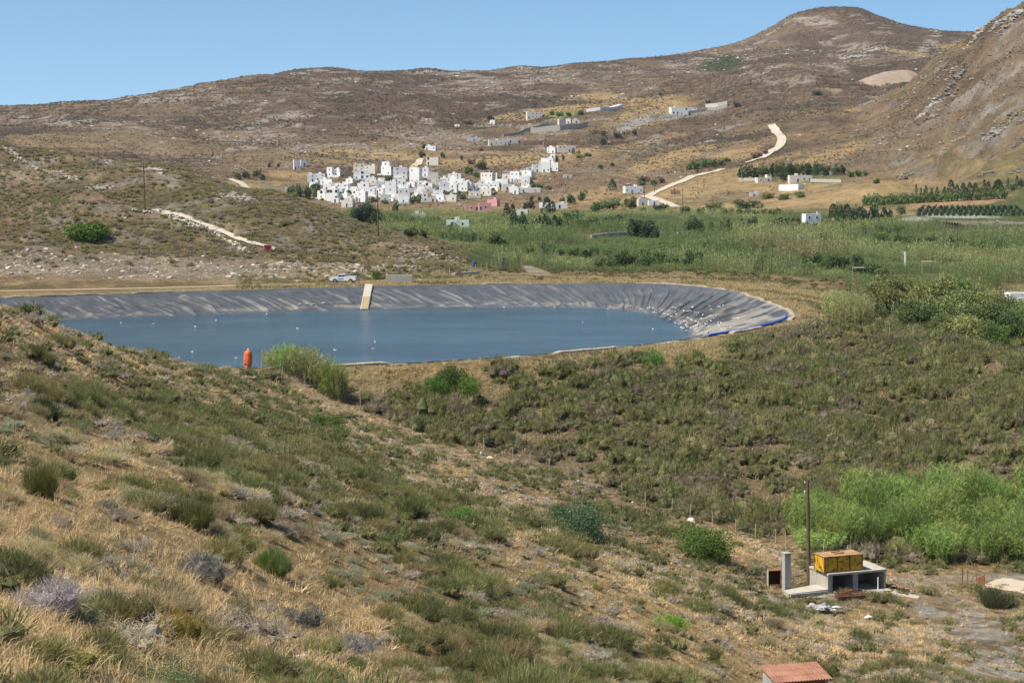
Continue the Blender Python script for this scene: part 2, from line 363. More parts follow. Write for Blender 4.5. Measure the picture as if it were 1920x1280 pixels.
# bare plot by the pool gate and at the plain's far edge
put((.48, .40, .30), blob(1010,511,36,8,20,dlo=350,dhi=420,rag=.3)); put((.38, .30, .18), blob(900,512,140,9,0,dlo=342,dhi=380)*.6)
put((.50, .33, .19), blob(1800,378,120,11,-6,dlo=700,dhi=1000)); put((.47, .34, .2), blob(1640,396,110,6,4,dlo=700,dhi=1000)*.9)
put((.50, .50, .44), blob(1720,411,35,5,0,dlo=650,dhi=950)); put((.52, .53, .47), blob(1800,406,80,3.5,1,dlo=600,dhi=950,rag=.2))
put((.30, .27, .15), blob(500,347,30,7,10,dlo=1000))
# bare trodden crust round the structure
put((.40, .31, .20), blob(1560,1120,130,24,0,dlo=120,dhi=150)*.6)
dk = 1-.08*far*(1-.55*low)-.14*rhill; G = G*(dk[..., None]*np.where(far[..., None] > .5, np.array([1.01, .98, .95]), 1))
G *= (0.86+.28*fbm(GX/3, GY/3, 141, 3)[..., None])

gm, nt, b = mat('ground_soil', 1.0, .05)
att = nn(nt, 'ShaderNodeAttribute', attribute_name='col').outputs[0]
p = wpos(nt)
n1 = noise(nt, .9, 12, .72, p); n2 = noise(nt, .07, 12, .72, p)
# pale stones scattered through the soil at every scale
c = mixc(nt, 'MULTIPLY', 1.0, att, ramp(nt, n1, [(.30, .55), (.5, 1.0), (.72, 1.45)]))
c = mixc(nt, 'MULTIPLY', 1.0, c, ramp(nt, n2, [(.36, .72), (.5, 1.0), (.66, 1.3)]))
nt.links.new(c, b.inputs['Base Color'])
ad = nn(nt, 'ShaderNodeMath', operation='ADD'); mu = nn(nt, 'ShaderNodeMath', operation='MULTIPLY'); mu.inputs[1].default_value = 14
nt.links.new(n2, mu.inputs[0]); nt.links.new(mu.outputs[0], ad.inputs[0]); nt.links.new(n1, ad.inputs[1])
bump(nt, b, ad.outputs[0], .8, 1.0)

V = np.stack([GX, GY, GZ], -1).reshape(-1, 3)
ii = (np.arange(len(DD)-1)[:, None]*C+np.arange(C-1)[None])
Fq = np.stack([ii, ii+1, ii+C+1, ii+C], -1).reshape(-1, 4)
me = mesh_np('ground', V, [Fq], gm, col=G.reshape(-1, 3), smooth=True)
tag(link('ground', me), kind='structure')

# ---------------------------------------------------------------- the pool
mliner, nt, b = mat('liner_plastic', .55, .35)
p = wpos(nt)
mp = nn(nt, 'ShaderNodeMapping'); mp.inputs['Scale'].default_value = (1.0, .35, 2.2); nt.links.new(p, mp.inputs[0])
a1 = noise(nt, .55, 9, .7, mp.outputs[0]); att = nn(nt, 'ShaderNodeAttribute', attribute_name='col').outputs[0]
c = mixc(nt, 'MULTIPLY', 1.0, att, ramp(nt, a1, [(.32, .75), (.5, 1.0), (.7, 1.25)]))
nt.links.new(c, b.inputs['Base Color']); bump(nt, b, a1, .06, .8)
per = np.concatenate([[0], np.cumsum(np.hypot(*np.diff(np.vstack([RIM, RIM[:1]]), axis=0).T))]); L = per[-1]
NU, NV = 3600, 84
u = np.linspace(0, L, NU, endpoint=False)
def along(poly, u): pp = np.vstack([poly, poly[:1]]); return np.stack([np.interp(u, per, pp[:, 0]), np.interp(u, per, pp[:, 1])], -1)
ra, wa = along(RIM, u), along(WAT, u)
tv = np.linspace(0, 1.35, NV)
LX = ra[:, None, 0]+(wa-ra)[:, None, 0]*tv; LY = ra[:, None, 1]+(wa-ra)[:, None, 1]*tv
LZ = RZ+(WZ-RZ)*tv[None]+0*LX
uu = u[:, None]+0*LX; vv = tv[None]*9+0*LX
# slack folds running down the slope at a slant, bent and unequal
s = uu-1.05*vv*np.where(uu < L, 1, 1)+1.6*fbm(uu/14, vv/4, 201, 2)
fold = np.zeros_like(s)
for per_, sd_, am, wd in ((3.9, 203, .42, .20), (2.3, 207, .22, .16), (6.7, 211, .5, .24), (1.3, 227, .10, .12)):
    k = np.floor(s/per_); off = _h(k, k*0+3, sd_); ln = _h(k, k*0+5, sd_+1); st_ = _h(k, k*0+7, sd_+2)*.5
    x_ = (s/per_-k-(.2+.6*off))*per_/wd
    mask = sst(st_, st_+.12, tv[None]/1.05)*(1-sst(st_+.3+.5*ln, st_+.45+.5*ln, tv[None]/1.05))
    fold += 1.0*am*np.where(x_ < 0, np.exp(-x_*x_/3), np.exp(-x_*x_))*mask*(.3+.7*_h(k, k*0+9, sd_+3))
corner = np.exp(-((LX-36)**2+(LY-268)**2)/(2*26**2))
fold += (.1+.12*corner)*(fbm(uu/1.1-vv*.55, vv/5, 215, 3)-.5)*2
LZ = LZ+fold*np.clip(tv[None]/.06, 0, 1)
bc = np.array([.070, .077, .088])*np.ones(LX.shape+(1,))
def lp(c, w):
    global bc
    bc = bc*(1-w[..., None])+np.array(c)*w[..., None]
lp((.12, .118, .112), sst(.5, .75, fbm(uu/4-vv*.3, vv/1.2, 217, 4))*.5)
lp((.21, .20, .175), sst(.70, .86, tv[None]+.16*(fbm(uu/5, vv, 219, 3)-.5))*(1-sst(.93, .97, tv[None]+0*LX))*sst(.46, .66, fbm(uu/4, vv/1.1, 221, 4))*.75)
lp((.30, .28, .24), corner*sst(.38, .62, fbm(uu/2.2-vv*.4, vv/3, 223, 4))*.85)
lp((.09, .10, .12), sst(.955, .985, tv[None]+0*LX)*.8)
ii = np.arange(NU)[:, None]*NV+np.arange(NV-1)[None]; jj = ((np.arange(NU)+1) % NU)[:, None]*NV+np.arange(NV-1)[None]
Fq = np.stack([ii, jj, jj+1, ii+1], -1).reshape(-1, 4)[:, ::-1]
o = link('pool_liner', mesh_np('pool_liner', np.stack([LX, LY, LZ], -1).reshape(-1, 3), [Fq], mliner, col=bc.reshape(-1, 3), smooth=True))
tag(o, 'blue-grey wrinkled plastic liner covering the sloping sides of the pool', 'liner')

mw, nt, b = mat('water', .22, .5)
p = wpos(nt); mp = nn(nt, 'ShaderNodeMapping'); mp.inputs['Scale'].default_value = (.35, .9, 1); mp.inputs['Rotation'].default_value = (0, 0, R(12)); nt.links.new(p, mp.inputs[0])
w1 = noise(nt, 1.7, 6, .68, mp.outputs[0]); w2 = noise(nt, .09, 8, .62, mp.outputs[0])
c = mixc(nt, 'MIX', ramp(nt, w2, [(.38, 0.), (.62, 1.)]), (.038, .084, .120), (.062, .125, .172)); nt.links.new(c, b.inputs['Base Color'])
bump(nt, b, w1, .9, 1.0); b.inputs['IOR'].default_value = 1.33
WP = WAT+(WAT-WAT.mean(0))*.02
WP = ra*0+wa+(ra-wa)*.12
WP = WP[::8]; n = len(WP); cen = WAT.mean(0)
V = np.vstack([[cen[0], cen[1], WZ], np.column_stack([WP, np.full(n, WZ)])])
Ft = np.stack([np.zeros(n, int), 1+np.arange(n), 1+(np.arange(n)+1) % n], -1)
me = mesh_np('water', V, [Ft], mw)
tag(link('water', me), kind='structure')

# concrete kerb round the rim, cracked into lengths and half buried in places
mk = solid('kerb_concrete', (.36, .31, .235), .95, .35, 1.5, .02, (.30, .24, .16), thr=(.5, .62), sc2=.35)
nk = 1500; u = np.linspace(0, L, nk, endpoint=False); r0 = along(RIM, u)
tgn = np.roll(r0, -1, 0)-np.roll(r0, 1, 0); tgn /= np.linalg.norm(tgn, axis=1)[:, None]; nrm = np.stack([-tgn[:, 1], tgn[:, 0]], -1)
if poly_sd(*(r0[:1]+nrm[:1]).T, RIM)[0] < 0: nrm = -nrm
jit = (fbm(u/3, u*0, 231, 3)-.5)
prof = [(-.12, -.3), (-.12, .16), (.0, .20), (.5, .18), (.58, .12), (.58, -.4)]
V = np.concatenate([np.column_stack([r0+nrm*(a+jit[:, None]*.18), RZ+h+jit*.3-.28*sst(.47, .56, fbm(u/11, u*0, 233, 2))]) for a, h in prof])
Fq = np.concatenate([np.stack([k*nk+np.arange(nk), k*nk+(np.arange(nk)+1) % nk, (k+1)*nk+(np.arange(nk)+1) % nk, (k+1)*nk+np.arange(nk)], -1) for k in range(len(prof)-1)])
o = link('kerb', mesh_np('kerb', V, [Fq], mk)); tag(o, 'pale concrete kerb around the top of the pool liner', 'kerb')
# ---------------------------------------------------------------- foliage
rng = np.random.default_rng(7)
def nrmz(v): return v/(np.linalg.norm(v, axis=-1, keepdims=True)+1e-9)
def foliage_mat(name, trans=.3, rvar=.25, hue=.02):
    m = bpy.data.materials.new(name); m.use_nodes = True; nt = m.node_tree
    out = nt.nodes['Material Output']; b = nt.nodes['Principled BSDF']; b.inputs['Roughness'].default_value = .8; b.inputs['Specular IOR Level'].default_value = .15
    att = nn(nt, 'ShaderNodeAttribute', attribute_name='col').outputs[0]
    oi = nn(nt, 'ShaderNodeObjectInfo').outputs['Random']
    hs = nn(nt, 'ShaderNodeHueSaturation'); nt.links.new(att, hs.inputs['Color'])
    def mr(lo, hi, src):
        r = nn(nt, 'ShaderNodeMapRange'); r.inputs[3].default_value = lo; r.inputs[4].default_value = hi; nt.links.new(src, r.inputs[0]); return r.outputs[0]
    wn = nn(nt, 'ShaderNodeTexWhiteNoise', noise_dimensions='1D'); nt.links.new(oi, wn.inputs['W'])
    nt.links.new(mr(.5-hue, .5+hue, oi), hs.inputs['Hue']); nt.links.new(mr(1-rvar, 1+rvar, wn.outputs[0]), hs.inputs['Value'])
    tr = nn(nt, 'ShaderNodeBsdfTranslucent'); mx = nn(nt, 'ShaderNodeMixShader'); mx.inputs[0].default_value = trans
    nt.links.new(hs.outputs[0], b.inputs['Base Color']); nt.links.new(hs.outputs[0], tr.inputs[0])
    nt.links.new(b.outputs[0], mx.inputs[1]); nt.links.new(tr.outputs[0], mx.inputs[2]); nt.links.new(mx.outputs[0], out.inputs[0])
    return m
MF = foliage_mat('leaf'); MG = foliage_mat('dry_blade', .38); MTW = foliage_mat('twig', .0)
def blade_geo(p, d, ln, wd, bend=.3, seg=2, r=rng):
    """tapered blades: start p, direction d, length ln, width wd; they droop outwards"""
    n = len(p); side = nrmz(np.cross(d, r.normal(size=(n, 3)))); ln = ln[:, None]; wd = wd[:, None]
    out = d*np.array([1, 1, 0]); drop = np.array([0, 0, -1.0])
    if seg == 1:
        tip = p+d*ln+drop*bend*ln*.3
        V = np.stack([p-side*wd/2, p+side*wd/2, tip], 1)
        Fc = np.arange(n*3).reshape(n, 3)
        return V.reshape(-1, 3), Fc, 3
    mid = p+d*ln*.55+out*bend*ln*.1; tip = p+d*ln+out*bend*ln*.25+drop*bend*ln*.35
    V = np.stack([p-side*wd/2, p+side*wd/2, mid+side*wd*.42, mid-side*wd*.42, tip], 1)
    b = np.arange(n)[:, None]*5
    Fc = np.concatenate([b+[0, 1, 2], b+[0, 2, 3], b+[3, 2, 4]], 1).reshape(-1, 3)
    return V.reshape(-1, 3), Fc, 5
def tone(n, k, lo=.6, hi=1.45, r=rng): return np.repeat(r.uniform(lo, hi, n), k)
def leafy(n, size, r=rng, asp=.55):
    """n small leaf quads, as two triangles each, random orientation, centred on the origin"""
    a = nrmz(r.normal(size=(n, 3))); b = nrmz(np.cross(a, r.normal(size=(n, 3))))
    s = (size*r.uniform(.6, 1.3, n))[:, None]; a = a*s; b = b*s*asp
    V = np.stack([-a, -b, a, b], 1); i = np.arange(n)[:, None]*4
    return V, np.concatenate([i+[0, 1, 2], i+[0, 2, 3]], 1).reshape(-1, 3)
# templates: (V, F, tone, alt) ; radius about 1, standing on z = 0
def t_mound(n, h=.8, ln=.4, wd=.02, up=.7, jit=.45, lumps=6, alt=.25, seg=2, bend=.3, seed=0, hollow=.3, core=.42):
    r = np.random.default_rng(seed)
    lc = np.stack([r.uniform(-.62, .62, lumps), r.uniform(-.62, .62, lumps), r.uniform(0.05, .25, lumps)], -1); lr = r.uniform(.32, .6, lumps)
    lc[0] = (0, 0, .2); lr[0] = .66
    k = r.choice(lumps, n, p=lr**2/np.sum(lr**2))
    d = nrmz(r.normal(size=(n, 3))); d[:, 2] = np.abs(d[:, 2])*1.0-.12
    rad = lr[k]*r.uniform(hollow, 1, n)**.6
    p = lc[k]+d*rad[:, None]*.8; p[:, 2] = np.maximum(p[:, 2], 0)*1.0
    dd = nrmz(d+np.array([0, 0, up])+r.normal(size=(n, 3))*jit)
    V, Fc, kk = blade_geo(p, dd, ln*r.uniform(.5, 1.15, n), wd*r.uniform(.6, 1.3, n), bend, seg, r)
    V[:, 2] *= h/.8
    al = np.repeat((r.uniform(size=n) < alt)*r.uniform(.5, 1, n), kk); tn = tone(n, kk, r=r)
    if core:                                 # added inner domes, twig colour darkened: block see-through and give the mound shade
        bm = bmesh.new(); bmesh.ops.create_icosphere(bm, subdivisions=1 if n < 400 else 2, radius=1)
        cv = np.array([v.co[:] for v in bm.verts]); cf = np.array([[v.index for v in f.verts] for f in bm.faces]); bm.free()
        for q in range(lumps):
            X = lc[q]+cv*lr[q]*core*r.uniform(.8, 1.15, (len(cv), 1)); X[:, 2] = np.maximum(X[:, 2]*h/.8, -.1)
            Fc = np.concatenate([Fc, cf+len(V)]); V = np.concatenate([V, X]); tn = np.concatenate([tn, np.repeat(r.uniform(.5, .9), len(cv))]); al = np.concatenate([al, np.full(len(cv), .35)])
    return V, Fc, tn, al
def t_bush(n, h=1.0, size=.05, lumps=9, alt=.12, seed=0, shell=.55, flat=1.0):
    r = np.random.default_rng(seed)
    lc = np.stack([r.uniform(-.6, .6, lumps), r.uniform(-.6, .6, lumps), r.uniform(.25, .95, lumps)*h*.8], -1); lr = r.uniform(.22, .46, lumps)
    lc[0] = (0, 0, .45*h); lr[0] = .55
    k = r.choice(lumps, n, p=lr**2/np.sum(lr**2)); d = nrmz(r.normal(size=(n, 3)))
    p = lc[k]+d*(lr[k]*r.uniform(shell, 1.08, n))[:, None]*np.array([1, 1, flat]); p[:, 2] = np.maximum(p[:, 2], .02)
    V, Fc = leafy(n, size, r); V = (V+p[:, None]).reshape(-1, 3)
    lt = r.uniform(.8, 1.25, lumps)[k]
    return V, Fc, np.repeat(lt*r.uniform(.65, 1.4, n), 4), np.repeat((r.uniform(size=n) < alt)*1.0, 4)
def t_tuft(n, wd=.03, seg=2, seed=0, spread=.55, bend=.8):
    r = np.random.default_rng(seed); a = r.uniform(0, 6.283, n); s = np.abs(r.normal(0, spread, n))
    d = nrmz(np.stack([np.cos(a)*s, np.sin(a)*s, np.ones(n)], -1)); p = np.stack([np.cos(a), np.sin(a), 0*a], -1)*(r.uniform(0, .35, n))[:, None]
    V, Fc, kk = blade_geo(p, d, r.uniform(.5, 1.1, n), wd*r.uniform(.6, 1.3, n), bend, seg, r)
    return V, Fc, tone(n, kk, .7, 1.35, r=r), np.repeat((r.uniform(size=n) < .2)*1., kk)
def t_reed(nc, nl, wd=.03, seed=0, rad=.9, lean=.22, seg=1):
    """a clump of tall canes (height about 1): thin stems with long arching leaves up their length"""
    r = np.random.default_rng(seed); a = r.uniform(0, 6.283, nc); q = np.sqrt(r.uniform(0, 1, nc))*rad
    b0 = np.stack([np.cos(a)*q, np.sin(a)*q, 0*a], -1)
    d = nrmz(np.stack([np.cos(a)*q/rad*lean+r.normal(0, .1, nc)+.10, np.sin(a)*q/rad*lean+r.normal(0, .1, nc), np.ones(nc)], -1)); hh = r.uniform(.62, 1.05, nc)
    V1, F1, k1 = blade_geo(b0, d, hh, np.full(nc, wd*.6), .1, 1, r)
    ci = np.repeat(np.arange(nc), nl); t = r.uniform(.25, 1.0, nc*nl); p = b0[ci]+d[ci]*(hh[ci]*t)[:, None]
    a2 = r.uniform(0, 6.283, nc*nl); ld = nrmz(np.stack([np.cos(a2), np.sin(a2), r.uniform(.3, 1.5, nc*nl)], -1))
    V2, F2, k2 = blade_geo(p, ld, r.uniform(.13, .26, nc*nl), wd*r.uniform(.8, 1.5, nc*nl), .8, 2 if seg == 2 else 1, r)
    V = np.concatenate([V1, V2]); Fc = np.concatenate([F1, F2+len(V1)])
    return V, Fc, np.concatenate([tone(nc, k1, .7, 1.2, r), tone(nc*nl, k2, .65, 1.45, r)]), np.concatenate([np.ones(len(V1))*.6, np.repeat((r.uniform(size=nc*nl) < .15)*1.0, k2)])
def t_rock(seed=0, sub=2, ang=.35):
    r = np.random.default_rng(seed); bm = bmesh.new(); bmesh.ops.create_icosphere(bm, subdivisions=sub, radius=1)
    V = np.array([v.co[:] for v in bm.verts]); Fc = np.array([[v.index for v in f.verts] for f in bm.faces]); bm.free()
    for _ in range(9):                       # cut flat facets off a ball
        nv = nrmz(r.normal(size=3)); c = r.uniform(.45, .85); s = V@nv; V = V-np.clip(s-c, 0, 9)[:, None]*nv
    V *= r.uniform(.7, 1.2, 3)*np.array([1, 1, .75]); V += r.normal(0, .03, V.shape)
    return V, Fc, r.uniform(.85, 1.15, len(V)), np.zeros(len(V))
def tcol(t, c1, c2): return (np.array(c1)[None]*(1-t[3][:, None])+np.array(c2)[None]*t[3][:, None])*t[2][:, None]
def t_mesh(name, t, c1, c2, m): return mesh_np(name, t[0], [t[1]], m, col=tcol(t, c1, c2))
def merge(tpls, which, pos, sc, rot, c1, c2, name, m, lean=None):
    """one mesh holding every placed template; sc is (n,3), c1/c2 (n,3)"""
    Vs, Fs, Cs, off = [], [], [], 0
    for k, t in enumerate(tpls):
        i = np.where(which == k)[0]
        if len(i) == 0: continue
        V = t[0][None]*sc[i][:, None]; c, s = np.cos(rot[i])[:, None], np.sin(rot[i])[:, None]
        X = V[..., 0]*c-V[..., 1]*s; Y = V[..., 0]*s+V[..., 1]*c
        V = np.stack([X, Y, V[..., 2]], -1)+pos[i][:, None]; nv = V.shape[1]
        Fs.append((t[1][None]+(np.arange(len(i))*nv)[:, None, None]+off).reshape(-1, 3)); off += V.shape[0]*nv
        al = t[3][None, :, None]
        Cs.append(((c1[i][:, None]*(1-al)+c2[i][:, None]*al)*t[2][None, :, None]).reshape(-1, 3)); Vs.append(V.reshape(-1, 3))
    return mesh_np(name, np.concatenate(Vs), [np.concatenate(Fs)], m, col=np.concatenate(Cs))

# ---------------------------------------------------------------- where plants grow
HORC = np.minimum.accumulate(GPY, 0)
VIS = GPY <= HORC+14
INF = (GPX > -140) & (GPX < 2060)
cw = np.gradient(PX)[None]*GD/F; cd = np.gradient(DD)[:, None]; AREA = cw*cd
def sample(dens, seed=0, cap=400000, vis=True):
    r = np.random.default_rng(seed); w_ = AREA*dens*INF*(VIS if vis else 1); w_ = w_.ravel(); tot = w_.sum(); n = int(min(tot, cap))
    i = r.choice(len(w_), n, p=w_/tot); ri, ci = i//C, i % C
    d = DD[ri]+cd[ri, 0]*r.uniform(-.5, .5, n); px = PX[ci]+r.uniform(-.5, .5, n)*np.gradient(PX)[ci]
    d = np.clip(d, 4, 20000); x = (px-960)*d/F
    return px, d, np.column_stack([x, d, bil(GZ, px, d)]), r
def seen(px, d, z, top=0):
    c, rr = gidx(px, d); c = np.clip(c.round().astype(int), 0, C-1); rr = np.clip(np.floor(rr).astype(int)-1, 0, len(DD)-1)
    py = HZ-(z+top-ZC)*F/d
    return (py < HORC[rr, c]+2) & (px > -20) & (px < 1940) & (py < 1310)
def cmix(r, n, cols, p=None, var=.15):
    k = r.choice(len(cols), n, p=p); c = np.array(cols)[k]*r.uniform(1-var, 1+var, (n, 1)); return c
PYS = GPY
def zone(*blobs, **kw):
    z = np.zeros(GD.shape)
    for b_ in blobs: z = np.maximum(z, blob(*b_, **kw))
    return z
slope = (GD < 200)*(1-embk*0)
# which side of the fence line: the embankment starts at curve 4 right of px 470
fdist = np.interp(PX, [460, 660, 870, 1090, 1300, 1480, 1640, 1920], [187, 190, 179, 171, 162, 155, 149, 152])[None]
EMB = sst(0, 4, GD-fdist)*(GPX > 470)*sst(4, 7, POOL_SD)*(1-sst(262, 300, GD))*(PX[None] < 2100)
NEAR = (1-EMB)*(GD < 250)*(POOL_SD > 3)*(1-sst(-2, 2, GD-np.where(PX[None] > 470, fdist, 999)))
GOLDM = np.clip(zone((150,880,220,60,0),(60,1000,140,70,0),(990,1050,90,50,28),(1150,1120,200,50,28),(1250,1200,160,60,30),(1380,1230,120,50,20),(700,1130,120,60,30),(1600,1200,180,60,0),(1420,1030,110,22,12),(40,1200,110,90,0),(560,1060,80,60,0),(300,990,80,30,0), dhi=190)
                +0, 0, 1)
GREENM = zone((900,1130,130,50,25),(800,970,140,45,10),(1000,1220,150,60,20),(420,850,150,60,10),(1150,920,180,60,20),(640,870,160,50,25),(1500,1020,60,30,0),(850,1230,160,60,20),(300,780,220,50,10),(1550,1060,60,20,0), dhi=190)
BARE = zone((1830,1085,140,12,0),(1930,1092,80,17,5), dlo=120, dhi=150); CR = np.clip(crust, 0, 1)
STRUCT = zone((1560,1100,110,14,0), dlo=125, dhi=150, rag=0)

# colours
c_straw = [(.80,.61,.31),(.82,.66,.37),(.74,.54,.27),(.66,.50,.29)]; c_straw2 = (.56,.43,.25)
c_green = [(.15,.175,.06),(.19,.205,.075),(.12,.15,.05),(.23,.22,.09)]
c_grey = [(.27,.24,.205),(.31,.27,.235),(.23,.21,.185),(.33,.30,.24)]
c_sage = [(.30,.32,.19),(.33,.34,.22),(.26,.285,.17)]
c_yel = [(.38,.31,.11),(.33,.29,.12)]
c_brown = [(.36,.29,.17),(.40,.31,.18)]

# dry grass everywhere on the near slopes; blade width follows its distance only to keep it a hair above what can be seen
px, d, P3, r = sample(NEAR*(11+34*(1-sst(26, 55, GD)))*(.6+.4*GOLDM+.25*npat(3, 3, .4, .6, 301))*(1-.95*BARE)*(1-.85*CR)*(1-.9*STRUCT)*(1-.55*GREENM)*(GD > 12), 11, 105000)
n = len(px); hs_ = r.uniform(.12, .36, n)*(1+.35*(r.uniform(size=n) < .12))*(.8+.5*fbm(P3[:, 0]/4, P3[:, 1]/4, 303, 2)); wsc = np.maximum(1, d/45)
tt = [t_tuft(13, .02, 2, s, .75) for s in range(4)]+[t_tuft(10, .045, 1, s+9, .75) for s in range(3)]+[t_tuft(9, .075, 1, s+19, .8) for s in range(3)]
wh = np.where(d < 42, r.integers(0, 4, n), np.where(d < 85, 4+r.integers(0, 3, n), 7+r.integers(0, 3, n)))
gf = fbm(P3[:, 0]/6, P3[:, 1]/6, 305, 3)[:, None]
c1 = cmix(r, n, c_straw)*(.8+.5*gf); 
me = merge(tt, wh, P3-[0, 0, .02], np.stack([hs_*1.15, hs_*1.15, hs_], -1), r.uniform(0, 6.28, n), c1, np.tile(c_straw2, (n, 1)), 'dry_grass', MG)
tag(link('dry_grass', me), 'straw-coloured dry grass covering the near slope', 'grass', kind='stuff')

def cover(name, label, cat, density, seed, kinds, cap, size, hgt, nind, ilabel, icat, igroup, iname, m=MF, extra=None, sink=.05, keep=None, stuffname=None):
    """kinds: list of (list of detailed templates, list of light templates, colours, second colours, weight).
    The plants that show largest stand as things of their own, the others become one ground cover."""
    px, d, P3, r = sample(density, seed, cap); n = len(px)
    wts = np.array([k[4] for k in kinds]); kk = r.choice(len(kinds), n, p=wts/wts.sum())
    s = r.uniform(size[0], size[1], n)*(.75+.5*r.uniform(size=n)**2); h = s*r.uniform(hgt[0], hgt[1], n)
    app = s/d*seen(px, d, P3[:, 2], h*.6); order = np.argsort(-app)[:nind]
    ind = np.zeros(n, bool); ind[order] = app[order] > 0
    rot = r.uniform(0, 6.28, n)
    cols1 = np.zeros((n, 3)); cols2 = np.zeros((n, 3))
    for a, k in enumerate(kinds):
        i = np.where(kk == a)[0]; cols1[i] = cmix(r, len(i), k[2]); cols2[i] = cmix(r, len(i), k[3])
    P3 = P3-np.array([0, 0, 1])*(s*sink)[:, None]
    # light copies
    tp = []; base = []
    for k in kinds: base.append(len(tp)); tp += k[1]
    nl = np.array([len(k[1]) for k in kinds]); wh = np.array(base)[kk]+(r.integers(0, 1000, n) % nl[kk])
    j = ~ind
    if j.any():
        me = merge(tp, wh[j], P3[j], np.stack([s, s, h], -1)[j], rot[j], cols1[j], cols2[j], stuffname or iname, m)
        tag(link(stuffname or (iname+'_cover'), me), label, cat, kind='stuff')
    meshes = {}
    for i in np.where(ind)[0]:
        a = kk[i]; k = kinds[a]; q = int(r.integers(0, len(k[0]))); ci = int(r.integers(0, len(k[2])))
        key = (a, q, ci)
        if key not in meshes: meshes[key] = t_mesh(iname, k[0][q], k[2][ci], k[3][ci % len(k[3])], m)
        o = bpy.data.objects.new(k[5] if len(k) > 5 else iname, meshes[key]); COL.objects.link(o)
        o.location = P3[i]; o.scale = (s[i], s[i], h[i]); o.rotation_euler = (0, 0, rot[i])
        tag(o, k[6] if len(k) > 6 else ilabel, icat, k[7] if len(k) > 7 else igroup)
    return n

# near slope
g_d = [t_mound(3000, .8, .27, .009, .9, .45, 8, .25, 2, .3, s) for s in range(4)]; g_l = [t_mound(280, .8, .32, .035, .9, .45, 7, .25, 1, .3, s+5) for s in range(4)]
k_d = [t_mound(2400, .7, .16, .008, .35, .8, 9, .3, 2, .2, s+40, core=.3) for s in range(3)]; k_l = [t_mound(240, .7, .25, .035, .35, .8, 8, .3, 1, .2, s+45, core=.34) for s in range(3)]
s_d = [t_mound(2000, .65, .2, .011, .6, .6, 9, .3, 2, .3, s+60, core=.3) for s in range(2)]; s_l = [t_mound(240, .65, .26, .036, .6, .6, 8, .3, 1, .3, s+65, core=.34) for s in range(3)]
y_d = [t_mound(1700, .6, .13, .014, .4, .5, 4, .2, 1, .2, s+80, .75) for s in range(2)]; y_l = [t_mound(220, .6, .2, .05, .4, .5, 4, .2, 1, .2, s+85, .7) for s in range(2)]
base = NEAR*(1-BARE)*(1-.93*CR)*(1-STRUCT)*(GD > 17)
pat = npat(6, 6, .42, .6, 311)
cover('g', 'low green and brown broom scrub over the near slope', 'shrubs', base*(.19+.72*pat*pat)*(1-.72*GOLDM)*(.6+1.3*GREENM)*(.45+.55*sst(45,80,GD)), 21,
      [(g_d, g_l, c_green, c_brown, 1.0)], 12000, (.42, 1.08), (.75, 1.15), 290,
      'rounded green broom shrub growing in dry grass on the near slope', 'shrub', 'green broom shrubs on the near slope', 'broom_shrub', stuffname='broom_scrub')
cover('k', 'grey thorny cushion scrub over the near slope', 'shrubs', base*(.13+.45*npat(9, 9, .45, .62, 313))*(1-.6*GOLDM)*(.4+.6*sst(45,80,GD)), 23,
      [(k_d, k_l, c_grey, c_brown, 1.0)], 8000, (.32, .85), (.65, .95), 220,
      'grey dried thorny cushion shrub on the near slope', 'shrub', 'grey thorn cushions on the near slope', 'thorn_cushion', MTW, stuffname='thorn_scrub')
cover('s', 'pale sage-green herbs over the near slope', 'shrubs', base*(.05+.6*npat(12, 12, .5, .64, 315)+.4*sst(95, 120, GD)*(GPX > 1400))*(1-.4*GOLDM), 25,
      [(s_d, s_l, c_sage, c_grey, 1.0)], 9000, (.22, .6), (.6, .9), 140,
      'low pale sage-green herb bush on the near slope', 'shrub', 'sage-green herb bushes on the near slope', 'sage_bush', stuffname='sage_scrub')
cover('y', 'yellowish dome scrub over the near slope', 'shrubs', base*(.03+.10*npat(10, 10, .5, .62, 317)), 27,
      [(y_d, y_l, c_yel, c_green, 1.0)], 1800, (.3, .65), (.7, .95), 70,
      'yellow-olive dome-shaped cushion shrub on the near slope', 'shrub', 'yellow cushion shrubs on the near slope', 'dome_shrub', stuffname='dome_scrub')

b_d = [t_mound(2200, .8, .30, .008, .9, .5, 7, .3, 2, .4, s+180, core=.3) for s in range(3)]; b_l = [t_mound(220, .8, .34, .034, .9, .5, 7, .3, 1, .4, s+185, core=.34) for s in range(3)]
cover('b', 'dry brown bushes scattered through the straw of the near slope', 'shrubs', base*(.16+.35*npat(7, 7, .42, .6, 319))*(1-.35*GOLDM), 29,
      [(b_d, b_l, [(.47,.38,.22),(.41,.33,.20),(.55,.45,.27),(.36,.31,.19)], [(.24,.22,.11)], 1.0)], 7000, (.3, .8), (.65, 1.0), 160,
      'dry straw-brown bush merging into the grass of the near slope', 'shrub', 'dry brown bushes on the near slope', 'dry_bush', stuffname='dry_scrub')

